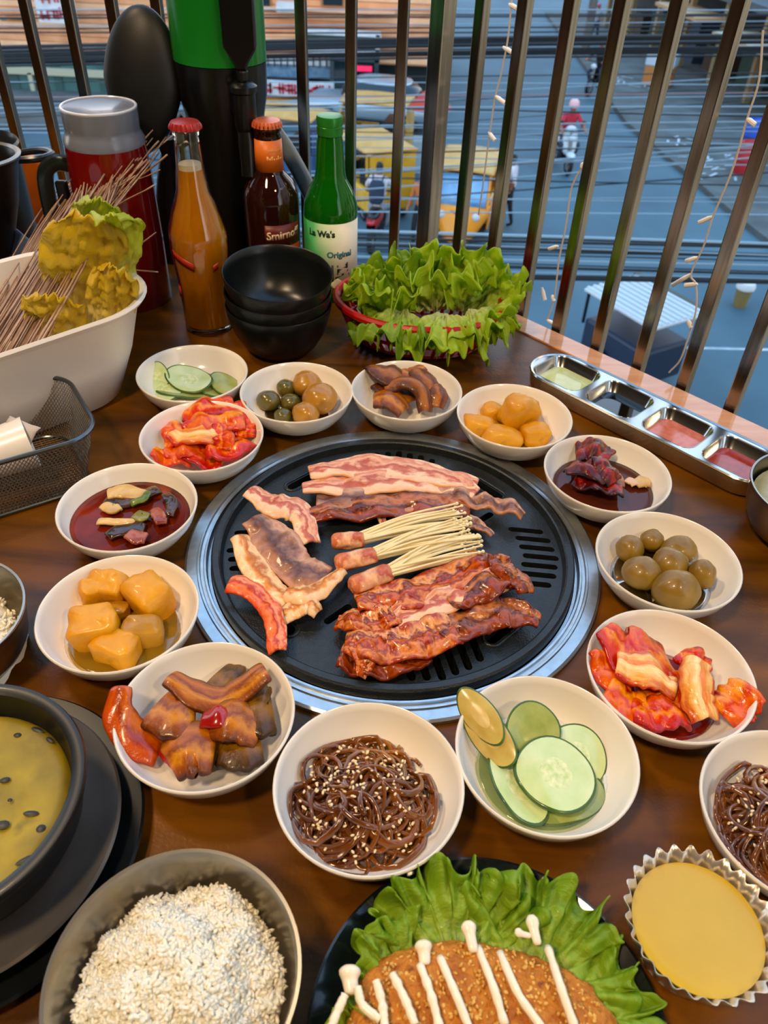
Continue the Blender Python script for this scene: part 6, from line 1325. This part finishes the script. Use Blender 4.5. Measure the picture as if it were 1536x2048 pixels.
# ---- three wheelers and car
def rickshaw(label, loc, rz, body, sc=1.0):
    r_ = thing('auto_rickshaw', label, 'vehicle', loc, rz, group='yellow three wheelers in the street')
    bk_ = mat('rickshaw_black', '#14171a', rough=.4)
    wheel(r_, (0, 1.15, .24), .24, .12); wheel(r_, (-.56, -.85, .24), .24, .12); wheel(r_, (.56, -.85, .24), .24, .12)
    def cowl(u, v):        # rounded nose: u up, v across
        a_ = (v - .5) * PI; w_ = .38 + .30 * min(1, u * 1.4); return V((w_ * math.sin(a_), .62 + (.72 - .38 * u) * math.cos(a_) ** .7 if abs(v - .5) < .5 else .62, .28 + .72 * u))
    MB().grid(cowl, 10, 24).build('nose', body, r_, ang=180, solid=.03)
    MB().grid(lambda u, v: (lambda a_: V((.40 * math.sin(a_) * (1 - .35 * u), .66 + (.74 - .36 * (1 - u) - .30 * u) * math.cos(a_) ** .7, .90 - .42 * u)))((v - .5) * 1.9), 8, 16).build('black_mask', bk_, r_, ang=180, solid=.03)
    for s in (-1, 1): MB().ell((s * .40, 1.02, .80), (.09, .06, .09), 14, 10).build('headlamp', mat('lamp_glass', '#b9c6cc'), r_)
    MB().box((0, -.45, .55), (1.30, 1.6, .55)).build('rear_body', body, r_, smooth=False, bev=.06)
    MB().box((0, .40, .38), (1.24, .9, .12)).build('floor_pan', bk_, r_, smooth=False)
    MB().grid(lambda u, v: V(((v - .5) * 1.16, .90 - .30 * u + .05 * math.cos((v - .5) * PI), 1.00 + .62 * u)), 4, 10).build('windscreen', mat('windscreen_blue', '#4d86b8', '#7fb0d2', sc=2, rough=.12, coat=.5), r_, solid=.02)
    for s in (-1, 1):
        MB().tube([(s * .62, .86, .98), (s * .60, .58, 1.64)], .035, 8).build('front_pillar', body, r_); MB().tube([(s * .64, -1.15, .8), (s * .62, -1.1, 1.66)], .04, 8).build('rear_pillar', body, r_)
        MB().box((s * .645, .18, .62), (.04, .75, .50)).build('side_panel', body, r_, smooth=False, bev=.02); MB().ell((s * .78, .80, 1.18), (.07, .02, .10), 10, 6).build('mirror', bk_, r_)
    MB().grid(lambda u, v: V(((v - .5) * 1.36, .72 - 1.98 * u, 1.66 + .13 * math.sin(PI * v) ** .6 * math.sin(PI * (.12 + .8 * u)))), 14, 14).build('roof', mat('rickshaw_roof', '#c79a55', '#b88a44', sc=3, rough=.6), r_, ang=180, solid=.04)
    MB().box((0, -.75, .98), (1.1, .5, .4)).build('passenger_seat', bk_, r_, smooth=False, bev=.05)
    MB().box((0, -1.24, 1.2), (1.22, .04, .9)).build('back_panel', body, r_, smooth=False)
    r_.scale = (sc, sc, sc); return r_
OY = mat('rickshaw_orange', '#e0900e', '#d88408', sc=3, rough=.35, coat=.4); YY = mat('rickshaw_yellow', '#d3a32a', '#c4921e', sc=3, rough=.4, coat=.3)
rickshaw('orange three wheeler with blue windscreen facing the balcony', UR(922, 468), PI - .18, OY, 1.0)
rickshaw('yellow three wheeler behind the rider with the backpack', UR(738, 412), .5, YY, 1.0)
rickshaw('yellow three wheeler farther back near the shops, by the green bottle cap', UR(735, 318), 1.4, YY, 1.0)
rickshaw('yellow three wheeler partly hidden behind the brown bottle', UR(560, 350), 1.3, mat('rickshaw_blue', '#3a5a86', '#2c4a74', sc=3, rough=.4, coat=.3), 1.0)['label'] = 'blue three wheeler between the brown and green bottles'
cr = thing('silver_car', 'silver car parked by the shops left of the corner post', 'car', UR(748, 252), 1.35)
CARP = mat('car_silver', '#9fb0b8', rough=.25, metal=.4, coat=.5)
MB().grid(lambda u, v: V((.85 * math.cos(2 * PI * v) * abs(math.cos(2 * PI * v)) ** -.45 if abs(math.cos(2 * PI * v)) > 1e-6 else 0, -2.1 + 4.2 * u, .62 + .33 * math.copysign(abs(math.sin(2 * PI * v)) ** .55, math.sin(2 * PI * v)) * (.75 + .25 * math.sin(PI * u)))), 16, 28, wrap=True).build('body', CARP, cr, ang=180)
MB().ell((0, -.25, .98), (.74, 1.35, .52), 24, 14, e=.72).build('cabin', DGL, cr); MB().ell((0, -.30, 1.40), (.62, .95, .10), 20, 10, e=.7).build('roof', CARP, cr)
for x_ in (-.8, .8):
    for y_ in (-1.3, 1.3): wheel(cr, (x_, y_, .32), .32, .2)
# parked sidecar with ribbed white roof, seen below the table edge
sc_ = thing('tricycle_sidecar', 'parked tricycle sidecar with ribbed white roof below the railing', 'vehicle', UR(1250, 745), .55)
MB().box((0, 0, .55), (1.1, 1.5, .7)).build('body', mat('sidecar_navy', '#1b2a3e', rough=.5), sc_, smooth=False, bev=.06)
MB().box((0, 0, 1.40), (1.25, 1.7, .06)).build('roof', mat('roof_white', '#b9c2c6', rough=.5), sc_, smooth=False, bev=.02)
for k in range(9): MB().box((-.56 + .14 * k, 0, 1.445), (.05, 1.66, .03)).build('roof_rib', mat('roof_white', '#b9c2c6'), sc_, smooth=False)
for x_ in (-.58, .58):
    for y_ in (-.75, .75): MB().tube([(x_, y_, .8), (x_, y_, 1.4)], .03, 6).build('post', BLACKPL, sc_)
MB().box((.66, 0, 1.40), (.10, 1.8, .12)).build('edge_beam', mat('beam_green', '#22342c', rough=.5), sc_, smooth=False)
wheel(sc_, (.62, 0, .28), .28, .12); wheel(sc_, (-.62, .2, .28), .28, .12)

# ---- overhead cables, each one a span between poles out of frame
CBL = mat('cable_black', '#0e1418', rough=.6); CBG = mat('cable_grey', '#7d97a4', rough=.5); CBP = mat('cable_pink', '#7d6468', rough=.5)
rnd = random.Random(21)
def cable(yl, ym, yr, D, rpx, m, label, group):
    p0, p1, p2 = UY(-700, yl, D), UY(768, ym, D), UY(2236, yr, D); pts = spline([p0, p1, p2], 18); r_ = rpx * .5 * px_size(p1); c = p1.copy()
    tag(MB().tube([p - c for p in pts], r_, 5, caps=False).build('overhead_cable', m, None, loc=c, ang=180), label, 'cable', group)
for k in range(12):
    y = 78 + 3.6 * k; cable(y + 36 + rnd.uniform(-6, 6), y + rnd.uniform(-3, 3), y - 14 + rnd.uniform(-8, 8), 8.2 + .05 * k, rnd.choice((3, 4, 6, 7)), CBL, 'thick black overhead cable in the upper bundle across the street', 'upper bundle of black cables')
for k in range(6):
    y = 22 + 8 * k; cable(y + rnd.uniform(-6, 10), y + rnd.uniform(-4, 4), y + rnd.uniform(-12, 12), 9.5 + .1 * k, rnd.choice((2, 2.5, 3)), CBL if k % 3 else CBG, 'thin cable near the top of the picture above the upper bundle', 'thin cables above the upper bundle')
for k in range(26):
    y = 165 + 9.5 * k + rnd.uniform(-14, 14); s = rnd.uniform(-40, 130); cable(y + s * .8 + rnd.uniform(-8, 8), y + rnd.uniform(-4, 4), y - s + rnd.uniform(-10, 10), 7.4 + .09 * k, rnd.choice((1.4, 1.8, 2.2, 3)), CBG if k % 3 else CBL, 'thin cable crossing the middle of the street view', 'thin cables across the middle of the street')
cable(196, 192, 178, 7.0, 2.2, CBP, 'reddish thin cable running right at scooter rider height', None); cable(420, 424, 436, 6.4, 3, CBG, 'pale straight cable low across the road', None)
for k in range(16):
    y = 470 + 6.2 * k; cable(y - 40 + rnd.uniform(-10, 10), y - 8 + rnd.uniform(-3, 3), y + 30 + rnd.uniform(-14, 14), 5.8 + .05 * k, rnd.choice((2, 3, 4, 6)), CBL if k % 4 else CBG, 'dark cable in the low bundle just beyond the railing', 'low bundle of dark cables')
